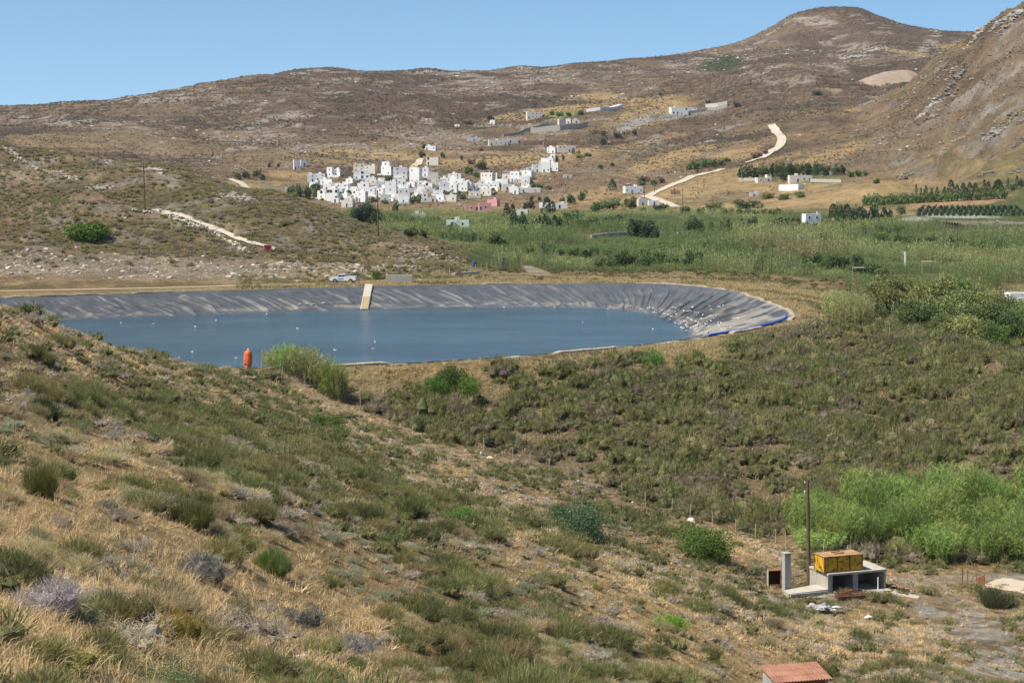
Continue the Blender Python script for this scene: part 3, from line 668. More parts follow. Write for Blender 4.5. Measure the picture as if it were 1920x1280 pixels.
# outer face of the pool bank: dense broom with dead grey bushes between
e_d = [t_mound(820, .85, .25, .026, 1.1, .45, 9, .25, 1, .3, s+100, core=.56) for s in range(5)]; e_l = [t_mound(380, .85, .28, .034, 1.1, .45, 8, .25, 1, .3, s+105, core=.56) for s in range(5)]
d_d = [t_mound(560, .75, .24, .022, .8, .8, 9, .4, 1, .2, s+120) for s in range(3)]; d_l = [t_mound(290, .75, .30, .03, .8, .8, 8, .4, 1, .2, s+125) for s in range(3)]
top = (1-sst(650, 760, GPY))*(GPX < 1350)+(1-sst(600, 690, GPY))*(GPX >= 1350)
cover('e', 'dense green broom scrub over the outer face of the pool bank', 'shrubs', EMB*(.72-.62*np.clip(top, 0, 1))*(.35+.95*npat(8, 8, .42, .55, 321)), 31,
      [(e_d, e_l, [(.155,.185,.052),(.19,.205,.07),(.13,.16,.048),(.22,.215,.085)], [(.33,.265,.16)], .64), (d_d, d_l, [(.25,.205,.155),(.22,.175,.12),(.29,.235,.16)], [(.22,.21,.11)], .36, 'grey_bush', 'grey-brown dry bush among green broom on the pool bank', 'dry bushes on the pool bank')], 12000, (.9, 2.2), (.9, 1.3), 300,
      'green broom bush on the outer face of the pool bank', 'shrub', 'green broom bushes on the pool bank', 'broom_bush', stuffname='bank_scrub')
# dry grass on the bank and its crest
px, d, P3, r = sample(((EMB+.8*(POOL_SD > 1.6)*(POOL_SD < 30)*(GD > 185)*(GD < 372)*(GPX > 440))*(1.6+1.2*np.clip(top, 0, 1))), 33, 52000)
n = len(px); tt = [t_tuft(9, .11, 1, s+50, .5) for s in range(4)]; hs_ = r.uniform(.3, .75, n)
cg = np.where((fbm(P3[:, 0]/7, P3[:, 1]/7, 323, 3) > .56)[:, None], cmix(r, n, [(.22,.22,.09),(.28,.25,.12)]), cmix(r, n, c_straw)*.9)
me = merge(tt, r.integers(0, 4, n), P3, np.stack([hs_*1.3, hs_*1.3, hs_], -1), r.uniform(0, 6.28, n), cg, np.tile(c_straw2, (n, 1)), 'bank_grass', MG)
tag(link('bank_grass', me), 'dry grass on the crest and face of the pool bank', 'grass', kind='stuff')

# the hill on the left
l_d = [t_mound(190, .8, .28, .06, .7, .5, 6, .25, 1, .2, s+140) for s in range(4)]; l_l = [t_mound(80, .8, .32, .1, .7, .5, 4, .25, 1, .2, s+145) for s in range(4)]
PATHM = zone((400,432,125,3.2,19.5), dlo=372, dhi=500, rag=0)
HC = hillC*(1-.8*strip)*(1-PATHM)*(1-zone((165,370,40,9,0),dlo=370,dhi=520))*(GD < 520)
cover('h', 'low olive and grey scrub covering the hill beyond the pool', 'shrubs', HC*(.24+.5*npat(12, 12, .4, .6, 331))*(1-.0*sst(400, 500, GD)), 35,
      [(l_d, l_l, [(.215,.21,.08),(.25,.225,.09),(.18,.19,.075)], [(.28,.22,.13)], .6), (l_d, l_l, [(.26,.21,.16),(.22,.175,.13)], [(.20,.185,.10)], .4, 'grey_scrub_bush', 'grey-brown scrub bush on the hill beyond the pool', 'grey scrub bushes on the far bank hill')], 24000, (.5, 1.3), (.65, 1.0), 280,
      'olive-green scrub bush on the hill beyond the pool', 'shrub', 'olive scrub bushes on the hill beyond the pool', 'scrub_bush', stuffname='hill_scrub')
# bushes along the road behind the pool
cover('v', 'weeds and low bushes on the verge behind the pool', 'shrubs', (GD > 338)*(GD < 400)*(POOL_SD > 9)*(1-sst(1480,1650,GPX))*(GPX > 560)*.16*npat(9, 9, .4, .55, 335)*(1-zone((1010,511,40,9,20), dlo=350, dhi=420)), 37,
      [(l_d, l_l, [(.15,.17,.06),(.20,.20,.08),(.11,.14,.04)], [(.24,.19,.10)], 1)], 900, (.5, 1.2), (.6, 1), 40,
      'small green bush on the verge behind the pool', 'shrub', 'bushes on the verge behind the pool', 'verge_bush', stuffname='verge_weeds')

# cane beds of the valley floor
RB = sst(372, 392, GD)*(1-hillC*sst(0, 1, 900-GPX))*(1-sst(880, 1010, GD+35*(fbm(GX/40, GY/40, 341, 3)-.5)*2))
RB = np.maximum(RB, (GPX < 960)*(GD > 440)*(GD < 880)*(1-hillC*(GD < 500)))
RB = np.where(GPX < 930, RB*sst(440, 470, GD), RB)*(1-zone((1010,511,42,9,20),(1720,411,45,6,0),(1800,406,90,5,1), dlo=350, dhi=950, rag=.2))
RB = RB*(1-sst(735, 790, GD)*sst(1480, 1640, GPX))
RB = np.maximum(RB, (GD > 262)*(GD < 400)*sst(1560, 1660, GPX-(345-GD)*1.2)*1.0)
px, d, P3, r = sample(RB*(.26*(1-.78*sst(380, 800, GD)))*(.25+.95*npat(13, 22, .38, .52, 343)), 39, 70000)
n = len(px); tt = [t_reed(11, 3, .05, s+200, .55) for s in range(5)]; lod = np.clip(d/480, .85, 2.0)
fld = fbm(P3[:, 0]/26, P3[:, 1]/34, 345, 3); hh = (.3+4.4*sst(.25, .75, fld)+1.0*fbm(P3[:, 0]/7, P3[:, 1]/9, 346, 2))*r.uniform(.8, 1.25, n)*(1-.45*sst(600, 950, d))
mixv = sst(.44, .58, fbm(P3[:, 0]/30, P3[:, 1]/55, 347, 4))[:, None]
c1 = cmix(r, n, [(.35,.40,.15),(.41,.44,.19),(.30,.37,.13)])*mixv+cmix(r, n, [(.14,.23,.07),(.17,.25,.085)])*(1-mixv)
br = .55*bil(zone((1470,474,90,16,2),(1560,470,60,12,0), dlo=350, dhi=560, rag=.8), px, d)[:, None]; c1 = c1*(1-br)+np.array([.30,.22,.12])*br
c2 = np.tile((.34,.31,.17), (n, 1))
rr_ = lod*r.uniform(1.2, 2.2, n)
me = merge(tt, r.integers(0, 5, n), P3-[0, 0, .1], np.stack([rr_, rr_, hh], -1), r.uniform(-.9, .9, n), c1, c2, 'cane_bed', MF)
tag(link('cane_bed', me), 'green cane and reed beds filling the valley floor', 'reeds', kind='stuff')

# far hillsides: dots of scrub and loose rock
px, d, P3, r = sample(far*(.06*(1-.75*sst(1200, 2400, GD)))*(.25+1.2*npat(60, 90, .42, .6, 351)), 41, 70000)
n = len(px); tt = [t_mound(7, .8, .8, .7, .6, .6, 3, .2, 1, .1, s+260) for s in range(5)]; s_ = r.uniform(.5, 1.25, n)*np.clip(d/1300, .9, 1.6)
c1 = cmix(r, n, [(.15,.125,.075),(.13,.12,.07),(.17,.135,.095),(.115,.10,.08)])
me = merge(tt, r.integers(0, 5, n), P3, np.stack([s_, s_, s_*.8], -1), r.uniform(0, 6.28, n), c1, c1, 'hillside_scrub', MTW)
tag(link('hillside_scrub', me), 'dark low scrub dotting the far hillsides', 'scrub', kind='stuff')
MR = foliage_mat('stone', 0, .15, .01)
rk_t = [t_rock(s, 1) for s in range(6)]; RKD = [t_rock(s+20, 2) for s in range(8)]
rockw = far*(np.clip(rk+rk2+rrh*1.2, 0, 1)*.012+.001+rhill*.008)*(1-.5*sst(1500, 2500, GD))
px, d, P3, r = sample(rockw, 43, 22000); n = len(px); s_ = r.uniform(.5, 1.9, n)*np.clip(d/1400, .8, 1.5)*(.6+.9*r.uniform(size=n)**3)
c1 = cmix(r, n, [(.36,.31,.26),(.31,.27,.23),(.26,.23,.20),(.42,.36,.29)])
me = merge(rk_t, r.integers(0, 6, n), P3, np.stack([s_*1.3, s_, s_*.7], -1), r.uniform(0, 6.28, n), c1, c1, 'hillside_rocks', MR)
tag(link('hillside_rocks', me), 'grey and tan rocks scattered over the far hillsides', 'rocks', kind='stuff')
# loose stones: the scree strip behind the pool, the hill, the near slope and the heap along the fence
hw = zone((770,800,150,7,33),(560,722,80,10,20),(900,870,60,4,25),(1130,905,40,5,10),(1310,985,40,5,20),(1420,1030,60,5,15), dlo=150, dhi=205, rag=.6)
sw = strip*.6*(.3+.7*npat(5, 5, .4, .55, 353))+hillC*.012+hw*.9+NEAR*.012
px, d, P3, r = sample(sw, 45, 34000); n = len(px); s_ = np.where(d > 300, r.uniform(.15, .65, n), r.uniform(.05, .22, n))*(.6+1.2*r.uniform(size=n)**4)
c1 = cmix(r, n, [(.40,.34,.25),(.34,.28,.205),(.32,.27,.22),(.46,.41,.33)])
me = merge(rk_t, r.integers(0, 6, n), P3, np.stack([s_*1.2, s_, s_*.8], -1), r.uniform(0, 6.28, n), c1, c1, 'loose_stones', MR)
tag(link('loose_stones', me), 'pale loose stones strewn over slopes and along the fence', 'stones', kind='stuff')
# ---------------------------------------------------------------- builders for hard things
class MB:
    def __init__(s): s.v = []; s.f = []; s.m = []
    def add(s, V, Fc, mi=0):
        o = len(s.v); s.v += [tuple(map(float, p)) for p in V]; s.f += [tuple(i+o for i in f) for f in Fc]; s.m += [mi]*len(Fc); return s
    def box(s, x0, x1, y0, y1, z0, z1, mi=0, M=None):
        V = [(x, y, z) for z in (z0, z1) for y in (y0, y1) for x in (x0, x1)]
        if M is not None: V = [M @ Vector(p) for p in V]
        return s.add(V, [(0, 2, 3, 1), (4, 5, 7, 6), (0, 1, 5, 4), (1, 3, 7, 5), (3, 2, 6, 7), (2, 0, 4, 6)], mi)
    def tube(s, a, b, r0, r1=None, n=8, mi=0, cap=True):
        a = Vector(a); b = Vector(b); r1 = r0 if r1 is None else r1; q = (b-a).to_track_quat('Z', 'Y')
        V = []
        for p, r in ((a, r0), (b, r1)):
            V += [p+q @ Vector((r*math.cos(6.2832*i/n), r*math.sin(6.2832*i/n), 0)) for i in range(n)]
        Fc = [(i, (i+1) % n, n+(i+1) % n, n+i) for i in range(n)]
        if cap: Fc += [tuple(range(n))[::-1], tuple(range(n, 2*n))]
        return s.add(V, Fc, mi)
    def lathe(s, prof, n=24, mi=0, c=(0, 0, 0)):
        V = [(c[0]+r*math.cos(6.2832*i/n), c[1]+r*math.sin(6.2832*i/n), c[2]+z) for r, z in prof for i in range(n)]
        Fc = [(k*n+i, k*n+(i+1) % n, (k+1)*n+(i+1) % n, (k+1)*n+i) for k in range(len(prof)-1) for i in range(n)]
        return s.add(V, Fc, mi)
    def poly(s, pts, y0, y1, mi=0):
        """an outline in x-z given thickness in y"""
        n = len(pts); V = [(x, y0, z) for x, z in pts]+[(x, y1, z) for x, z in pts]
        return s.add(V, [tuple(range(n)), tuple(range(2*n-1, n-1, -1))]+[(i, (i+1) % n, n+(i+1) % n, n+i) for i in range(n)][::1], mi)
    def build(s, name, mats, parent=None, bevel=0, smooth=False, sub=0):
        me = bpy.data.meshes.new(name); me.from_pydata(s.v, [], s.f)
        for m in (mats if isinstance(mats, (list, tuple)) else [mats]): me.materials.append(m)
        me.polygons.foreach_set('material_index', s.m)
        bm = bmesh.new(); bm.from_mesh(me); bmesh.ops.recalc_face_normals(bm, faces=bm.faces)
        if bevel: bmesh.ops.bevel(bm, geom=list(bm.edges), offset=bevel, segments=1, affect='EDGES', clamp_overlap=True)
        for f in bm.faces: f.smooth = smooth
        bm.to_mesh(me); bm.free(); me.update()
        return link(name, me, parent)
def empty(name, loc, rz=0.0, label=None, cat=None, group=None):
    o = bpy.data.objects.new(name, None); COL.objects.link(o); o.location = loc; o.rotation_euler = (0, 0, rz); o.empty_display_size = .2
    tag(o, label, cat, group); return o
def copy_tree(o, parent=None):
    c = o.copy(); COL.objects.link(c); c.parent = parent
    for ch in list(o.children): copy_tree(ch, c)
    return c
def ordinal(n): return str(n)+('th' if 10 <= n % 100 <= 20 else {1: 'st', 2: 'nd', 3: 'rd'}.get(n % 10, 'th'))
rnd = random.Random(5)

M_white = solid('whitewash', (.80, .79, .76), .9, .06, .4, 0, (.62, .58, .52), thr=(.58, .85), sc2=.25)
M_cream = solid('cream_render', (.74, .68, .58), .9, .08, .4, 0, (.62, .55, .46), thr=(.5, .8), sc2=.25)
M_greyw = solid('grey_render', (.62, .60, .57), .9, .12, .4, 0, (.28, .26, .24), thr=(.5, .8), sc2=.3)
M_pink = solid('pink_render', (.68, .33, .34), .9, .08, .4)
M_pale = solid('pale_green_render', (.55, .64, .60), .9, .08, .4)
M_brick = solid('red_block', (.30, .16, .11), .9, .2, 1)
M_roof = solid('roof_screed', (.60, .57, .52), .95, .12, .5)
M_tile = solid('tile_roof', (.42, .20, .12), .9, .2, 1)
M_dark = solid('dark_opening', (.03, .035, .045), .4, .2, 1, spec=.5)
M_blue = solid('blue_paint', (.05, .12, .32), .6, .1, 1)
M_brownd = solid('brown_door', (.12, .06, .035), .7, .2, 1)
M_conc = solid('concrete', (.40, .39, .365), .95, .18, 1.6, .01, (.24, .225, .20), thr=(.5, .72), sc2=.9)
M_concl = solid('pale_concrete', (.43, .40, .345), .95, .15, 1.6, .01, (.36, .31, .25), thr=(.52, .75), sc2=.7)
M_wood = solid('tarred_wood', (.11, .065, .04), .9, .3, 3, .01, (.17, .12, .08), sc2=1.2)
M_post = solid('bleached_post', (.46, .38, .29), .9, .25, 5)
M_metal = solid('galvanised', (.35, .36, .37), .5, .15, 4, metal=.6)
M_rust = solid('rust', (.20, .075, .035), .95, .35, 5, .01, (.30, .16, .09), sc2=2.5)
M_wire = solid('wire', (.12, .12, .12), .6, .1, 3)

def box_walls(w, dp, z0, h, par=.35, th=.25, x=0, y=0):
    """a flat-roofed block with a parapet round a lower roof"""
    b = MB(); x0, x1, y0, y1 = x-w/2, x+w/2, y-dp/2, y+dp/2; i = th
    V = [(x0, y0, z0), (x1, y0, z0), (x1, y1, z0), (x0, y1, z0), (x0, y0, h), (x1, y0, h), (x1, y1, h), (x0, y1, h),
         (x0+i, y0+i, h), (x1-i, y0+i, h), (x1-i, y1-i, h), (x0+i, y1-i, h), (x0+i, y0+i, h-par), (x1-i, y0+i, h-par), (x1-i, y1-i, h-par), (x0+i, y1-i, h-par)]
    Fc = [(0, 1, 5, 4), (1, 2, 6, 5), (2, 3, 7, 6), (3, 0, 4, 7), (4, 5, 9, 8), (5, 6, 10, 9), (6, 7, 11, 10), (7, 4, 8, 11), (8, 9, 13, 12), (9, 10, 14, 13), (10, 11, 15, 14), (11, 8, 12, 15)]
    b.add(V, Fc, 0); b.add(V, [(12, 13, 14, 15)], 1); return b
SH = {}
def pane(parent, x, y, z, ww, hh, side=None, m=None, name='window'):
    """a window or door: a thin leaf set against the wall with a proud frame"""
    m = m or M_dark; key = (round(ww, 1), round(hh, 1), m.name, name)
    if key not in SH:
        b = MB(); b.box(-ww/2, ww/2, -.03, .05, 0, hh, 0); t = .09
        b.box(-ww/2-t, -ww/2-.002, -.07, .05, -t, hh+t, 1).box(ww/2+.002, ww/2+t, -.07, .05, -t, hh+t, 1).box(-ww/2, ww/2, -.07, .05, hh+.002, hh+t, 1)
        o = b.build(name, [m, M_white], parent); SH[key] = o.data
    else: o = link(name, SH[key], parent)
    o.location = (x, y, z); o.rotation_euler = (0, 0, side or 0); return o
HOUSES = []
def house(px0, px1, py0, py1, m=M_white, fl=None, up=None, rz=None, wins=None, label=None, group='white houses of the village', dmin=880, dmax=2300, doorm=None, roofm=None, dep=None, cat='house', name='house', arch=False, thick=None):
    px = (px0+px1)/2; g = at(px, py1+1, dmin, dmax); s = g.y/F; W = (px1-px0)*s; Hm = (py1-py0)*s
    rz = rnd.choice([R(-12), R(-20), R(-8), R(-28), R(6), R(-16)]) if rz is None else R(rz)
    if label is None: py0 = py1-min((py1-py0)*.84, (px1-px0)*.82)
    q = dep if dep else .55
    w_ = W/(math.cos(rz)+q*abs(math.sin(rz))); dp = max(w_*q, 2.5)
    g.y += dp*.3; g.x += dp*.3*(px-960)/F
    fl = fl or max(1, int(round(Hm/3.2)))
    root = empty(name, g, rz); fh = Hm/fl
    h1 = Hm if not up else Hm*(1-1/max(fl, 2)) if fl > 1 else Hm*.6
    box_walls(w_, dp, -4, h1).build('walls', [m, roofm or M_roof], root)
    tops = [(0, w_, h1)]
    if up:
        side, frac = up; uw = w_*frac; ux = (-1 if side == 'l' else 1 if side == 'r' else 0)*(w_-uw)/2*.98
        box_walls(uw-.04, dp*.72, h1-.3, Hm, x=ux, y=dp*.12).build('upper_floor', [m, roofm or M_roof], root)
        pane(root, ux, dp*.12-dp*.36, h1+fh*.25, 1.1, 1.2)
    n = wins if wins is not None else max(1, int(w_/3.4)); nf = max(1, int(round(h1/3.1))); k = 0; cnt = 0
    dcol = doorm or rnd.choice([M_brownd, M_blue, M_dark]); dj = rnd.randrange(n) if n else 0
    for f in range(nf):
        for j in range(n):
            x = -w_/2+w_*(j+.5)/n+rnd.uniform(-.25, .25); z = f*(h1/nf)
            if f == 0 and j == dj: pane(root, x, -dp/2, z+.05, 1.0, min(2.1, h1*.7), None, dcol, 'door')
            elif rnd.random() < .62 or n < 2: pane(root, x, -dp/2, z+(h1/nf)*.36, 1.6 if arch else rnd.choice([.7, .85]), min(.95 if not arch else 1.8, h1*.5)); cnt += 1
        if dp > 3.5 and rnd.random() < .5: pane(root, (-1 if rz > 0 else 1)*w_/2, rnd.uniform(-.2, .2)*dp, f*(h1/nf)+(h1/nf)*.36, .9, min(1.1, h1*.45), R(90) if rz <= 0 else R(-90))
    if label is None and rnd.random() < .6: MB().box(-w_*.62, w_*.55, -dp/2-3.2, -dp/2-2.95, -4, 1.0).box(-w_*.62, w_*.55, -dp/2-2.94, -dp/2-.01, -4, .1).build('terrace', m, root)
    if w_ > 5 and rnd.random() < .45: MB().box(-.9, .9, -.8, .8, Hm-.35, Hm+1.1).build('stair_room', m, root).location = (rnd.uniform(-.25, .25)*w_, dp*.1, 0) if not up else (0, 0, -20)
    if w_ > 4 and rnd.random() < .5:
        x = rnd.uniform(-.35, .35)*w_; MB().tube((x, -dp*.2, h1-.4), (x, -dp*.2, h1+.9), .22, .2, 6).build('chimney', m, root)
    HOUSES.append((px, root, m, fl, cnt, label, group, cat)); return root
Z2 = lambda a, b, c, d: (520+a/5.333, 520+b/5.333, 260+c/5.333, 260+d/5.333)
Z3 = lambda a, b, c, d: (840+a/4.922, 840+b/4.922, 160+c/4.922, 160+d/4.922)
Z4 = lambda a, b, c, d: (1160+a/4.8, 1160+b/4.8, 160+c/4.8, 160+d/4.8)
W_, Cc, Gw = M_white, M_cream, M_greyw
for a in [
 (Z2(298,400,350,428), W_), (Z2(380,500,345,420), Gw), (Z2(495,560,280,375), W_), (Z2(550,640,300,372), W_), (Z2(760,870,245,325), Cc), (Z2(870,1000,265,345), Cc),
 (Z2(760,930,320,405), W_, dict(arch=True)), (Z2(1035,1170,225,360), W_, dict(up=('l', .75), fl=3)), (Z2(1160,1300,280,400), W_, dict(fl=2)), (Z2(1320,1450,285,440), W_, dict(fl=3, wins=2)),
 (Z2(1440,1520,285,380), W_), (Z2(1500,1610,330,440), Cc), (Z2(880,1010,385,450), Gw), (Z2(820,990,430,590), W_, dict(fl=3, up=('l', .6), roofm=M_tile)), (Z2(1075,1200,420,590), W_, dict(fl=3, wins=1)),
 (Z2(580,730,445,525), W_), (Z2(400,500,515,600), W_, dict(arch=True)), (Z2(495,620,495,620), W_, dict(fl=2, arch=True, wins=4)), (Z2(615,730,545,625), W_, dict(wins=3)), (Z2(715,800,500,610), W_, dict(up=('r', .6))),
 (Z2(790,910,520,628), W_, dict(fl=2, wins=4)), (Z2(1205,1325,490,615), W_, dict(fl=2, wins=2)), (Z2(1325,1400,490,560), Gw), (Z2(1395,1470,450,520), W_), (Z2(1450,1560,440,520), W_, dict(arch=True)), (Z2(1440,1590,540,625), W_, dict(up=('l', .4))),
 (Z2(1590,1680,550,620), W_), (Z2(1660,1800,560,620), Cc), (Z2(1620,1720,430,540), W_, dict(fl=2)), (Z2(1700,1810,450,535), W_), (Z2(1800,1920,420,520), W_, dict(wins=3)), (Z2(1710,1840,345,410), W_), (Z2(320,425,430,490), W_),
 (Z2(430,570,400,455), W_, dict(arch=True)), (Z2(685,775,395,440), W_), (Z2(1100,1180,590,622), W_), (Z2(640,780,610,680), Gw, dict(wins=1)), (Z2(990,1075,490,575), W_), (Z2(1010,1080,385,450), Cc), (Z2(1630,1720,385,440), W_, dict(doorm=M_blue)),
 (Z2(930,1010,560,610), W_), (Z2(1200,1290,395,460), W_, dict(wins=2)), (Z2(1290,1400,430,475), W_, dict(arch=True)), (Z2(540,600,470,530), W_), (Z2(1560,1640,500,560), W_), (Z2(700,760,560,625), Cc), (Z2(1180,1250,455,510), W_),
 (Z3(0,130,810,875), W_), (Z3(300,440,800,905), Cc, dict(fl=2, wins=3)), (Z3(90,240,885,970), W_, dict(arch=True)), (Z3(230,405,900,950), W_), (Z3(190,300,970,1025), Cc), (Z3(300,410,950,1012), Cc), (Z3(435,570,860,935), W_), (Z3(385,460,880,940), W_),
 (Z3(570,680,790,885), W_, dict(fl=2, wins=2)), (Z3(665,790,780,870), W_, dict(fl=2, wins=1)), (Z3(775,865,725,800), W_), (Z3(865,950,705,800), W_, dict(fl=2, wins=2)), (Z3(940,1030,710,785), W_, dict(wins=3)), (Z3(855,980,665,712), W_), (Z3(945,1000,632,672), W_),
 (Z3(0,95,1005,1062), Gw), (Z3(0,80,880,960), W_), (Z3(725,790,750,790), W_)]:
    kw = a[2] if len(a) > 2 else {}; house(*a[0], a[1], **kw)
rv = random.Random(77); nadd = 0; used = [(h[0], None) for h in HOUSES]
for k in range(400):
    a = rv.uniform(590, 1000); yb = rv.uniform(330, 381)
    lo = 348-(a-600)*.03+max(0, (a-900))*-.12; hi_ = 384-max(0, a-780)*.11
    if not lo < yb < hi_ or nadd >= 62: continue
    nadd += 1; wd_ = rv.uniform(12, 22); house(a-wd_/2, a+wd_/2, yb-rv.uniform(8, 13), yb, rv.choice([W_, W_, W_, W_, Cc, Gw]), arch=rv.random() < .25)
out = 'scattered houses on the hillside'
house(*Z2(158,232,205,305), W_, 2, rz=18, wins=2, label='tall white block of the lone house left of the village', group=out)
house(*Z2(228,300,208,268), W_, 1, rz=18, label='low white wing of the lone house left of the village', group=out)
house(*Z2(75,150,482,532), W_, 1, label='small white house with dark doorway at the left end of the trees', group=out)
house(*Z2(1480,1600,68,112), W_, 1, wins=3, label='small white house above the village beside a dark tree', group=out)
house(*Z2(1490,1625,182,256), Cc, 1, wins=3, arch=True, label='cream house with arched openings above the village', group=out)
house(*Z3(912,1010,565,622), W_, 1, label='white left block of the long cream villa above the village', group=out)
house(*Z3(1000,1180,552,612), Cc, 1, wins=4, rz=8, label='long cream villa with small windows above the right end of the village', group=out)
house(*Z3(875,1010,520,575), M_brick, 2, wins=3, rz=6, label='unfinished red block house with dark openings behind the cream villa', group=out)
house(*Z3(370,555,500,552), Cc, 1, wins=4, rz=8, dep=.35, label='long low cream house with four windows on the open slope', group=out)
house(*Z3(550,650,488,527), Gw, 1, wins=2, rz=5, label='low grey house with two dark openings beside the long cream house', group=out)
house(*Z3(720,868,240,304), Cc, 1, wins=4, rz=8, label='cream house with a row of tall openings high on the slope', group=out)
house(*Z3(1010,1088,310,378), Cc, 2, wins=2, rz=24, label='two-storey pale house on the terraced wall high on the slope', group=out)
house(*Z3(1088,1140,305,350), Cc, 1, wins=1, label='small pinkish house beside the two-storey pale house', group=out)
house(*Z3(1150,1212,313,345), W_, 1, wins=1, label='small white house at the right end of the terraced wall', group=out)
house(*Z3(385,440,316,356), W_, 1, wins=1, label='tiny white hut alone on the brown slope', group=out)
house(*Z3(60,115,358,380), W_, 1, wins=1, label='tiny white hut furthest left on the brown slope', group=out)
house(*Z3(175,300,478,515), Gw, 1, wins=3, rz=4, dep=.3, label='low dark stone farm building on the slope above the village', group=out)
house(*Z4(455,625,195,264), W_, 1, wins=4, rz=10, arch=True, dmax=1900, label='modern white villa with long dark openings high on the right slope', group=out)
house(*Z4(615,705,195,238), W_, 1, wins=2, rz=10, dmax=1900, label='white annexe to the right of the modern villa', group=out)
house(*Z4(1228,1378,800,866), W_, 1, wins=2, rz=10, m=None, dmin=850) if False else house(*Z4(1228,1378,800,866), Cc, 1, rz=12, wins=2, up=('r', .3), label='cream farmhouse in front of the green grove', group=out)
house(*Z4(1525,1740,805,866), Cc, 1, rz=6, wins=4, dep=.3, label='long low cream farmhouse in front of the green grove', group=out)
house(*Z4(1855,1925,770,802), Cc, 1, wins=1, label='small cream hut at the right end of the green grove', group=out)
house(*Z4(165,262,1020,1077), Gw, 1, wins=1, rz=14, label='grey block house at the foot of the white road', group=out)
house(*Z4(262,365,1030,1074), W_, 1, wins=1, rz=8, dep=.4, label='white low house at the foot of the white road', group=out)
house(*Z4(40,215,905,966), W_, 1, wins=4, rz=10, label='white house with dark doorways left of the white road', group=out)
house(*Z4(470,550,945,975), M_brick, 1, wins=1, rz=0, label='small shed with a reddish end in the straw field', group=out, cat='shed', name='shed')
house(*Z4(1180,1260,962,993), Gw, 1, wins=1, rz=0, label='ruined grey stone hut at the edge of the scrub', group=out, cat='hut', name='hut')
house(*Z3(640,860,940,985), Gw, 1, wins=2, rz=-8, dep=.25, label='grey stone ruin below the village end', group=out, cat='ruin', name='ruin')
house(*Z3(1060,1145,820,850), Gw, 1, wins=1, rz=0, label='small grey farm hut right of the village', group=out, cat='hut', name='hut')
house(*Z3(1022,1072,893,922), M_brick, 1, wins=1, rz=0, label='tiny brown hut in the straw field right of the village', group=out, cat='hut', name='hut')
pl_ = 'buildings standing in the green plain'
house(*Z3(280,400,1080,1150), M_pink, 1, wins=3, dmin=600, label='pink house with crenellated wall, lower left block', group=pl_)
house(*Z3(360,480,1048,1110), M_pink, 2, wins=2, dmin=600, label='pink two-storey house at the edge of the plain', group=pl_)
house(*Z3(150,285,1105,1148), M_pink, 1, wins=3, rz=4, dep=.3, label='low pink annexe left of the pink house', group=pl_, roofm=M_tile)
house(*Z3(840,960,1078,1125), W_, 1, wins=2, dmin=600, label='white house behind two dark cypresses', group=pl_)
house(*Z3(950,1100,1085,1132), W_, 1, wins=3, dmin=600, rz=6, label='long white house right of the two dark cypresses', group=pl_)
house(*Z3(630,745,1142,1192), M_pale, 1, wins=1, dmin=600, rz=-10, label='pale green flat-roofed house in the reeds', group=pl_)
house(837,881,411.5,426, M_pale, 1, wins=2, dmin=560, dmax=900, rz=-8, dep=.3, label='long pale blue-grey shed standing in the reeds', group=pl_, cat='shed', name='shed')
house(770,799,399,408, Gw, 1, wins=1, dmin=560, dmax=1000, rz=0, dep=.3, label='low grey roof of a small shed in the reeds', group=pl_, cat='shed', name='shed')
house(1504,1539,400,428, W_, 1, wins=2, dmin=560, dmax=900, rz=16, label='small white cube house beside the dark trees in the plain', group=pl_)
house(1886,1960,548,580, W_, 1, wins=2, dmin=300, dmax=460, rz=6, dep=.4, label='white shed with flat roof at the right edge among trees', group=pl_, cat='shed', name='shed')
house(1848,1905,416,423, W_, 1, wins=0, dmin=560, dmax=900, rz=3, dep=.3, label='low white roof at the far right of the plain', group=pl_, cat='shed', name='shed')
HOUSES.sort(key=lambda h: h[0]); nv = 0
for px, root, m, fl, cnt, label, group, cat in HOUSES:
    if label is None:
        nv += 1; c = {M_white.name: 'white', M_cream.name: 'cream', M_greyw.name: 'grey'}[m.name]
        label = '%s %s-storey cube house, %s from the left in the village' % (c, ['', 'one', 'two', 'three'][min(fl, 3)], ordinal(nv))
    tag(root, label, cat, group)
# terrace and garden walls
def wall_run(pts, h, th, m, name, label, cat, dmin=0, dmax=1e9, rocks=False, seed=0, step=6, top=None):
    P_ = [at(a, b, dmin, dmax) for a, b in pts]; b = MB(); r = np.random.default_rng(seed)
    V = []; n = 0
    for a, c in zip(P_[:-1], P_[1:]):
        L_ = (c-a).length; k = max(1, int(L_/step)); dirv = (c-a).normalized(); sd_ = Vector((-dirv.y, dirv.x, 0)).normalized()*th/2
        for i in range(k+1): 
            p = a.lerp(c, i/k); p = Vector((p.x, p.y, float(gz(p.x, p.y)))); V.append((p, sd_))
    vs = []; fs = []
    for i, (p, s_) in enumerate(V):
        hh = h*(1+(r.uniform(-.2, .2) if rocks else 0))
        vs += [p-s_*1.2-Vector((0, 0, 1.2)), p-s_+Vector((0, 0, hh)), p+s_+Vector((0, 0, hh)), p+s_*1.2-Vector((0, 0, 1.2))]
        if i: o = (i-1)*4; fs += [(o+j, o+j+1, o+j+5, o+j+4) for j in range(3)]
    fs += [(0, 1, 2, 3), tuple(len(vs)-4+i for i in (3, 2, 1, 0))]
    b.add(vs, fs, 0); o = b.build(name, m); tag(o, label, cat); return o
wall_run([(943,257),(985,246),(1030,238),(1050,236)], 2.5, .8, M_concl, 'terrace_wall', 'long cream retaining wall climbing to the two-storey pale house', 'wall', 1000, 2200)
wall_run([(995,249),(1050,245),(1102,237)], 4.5, 1, M_concl, 'terrace_wall', 'long grey-tan retaining wall below the two-storey pale house', 'wall', 1000, 2200)
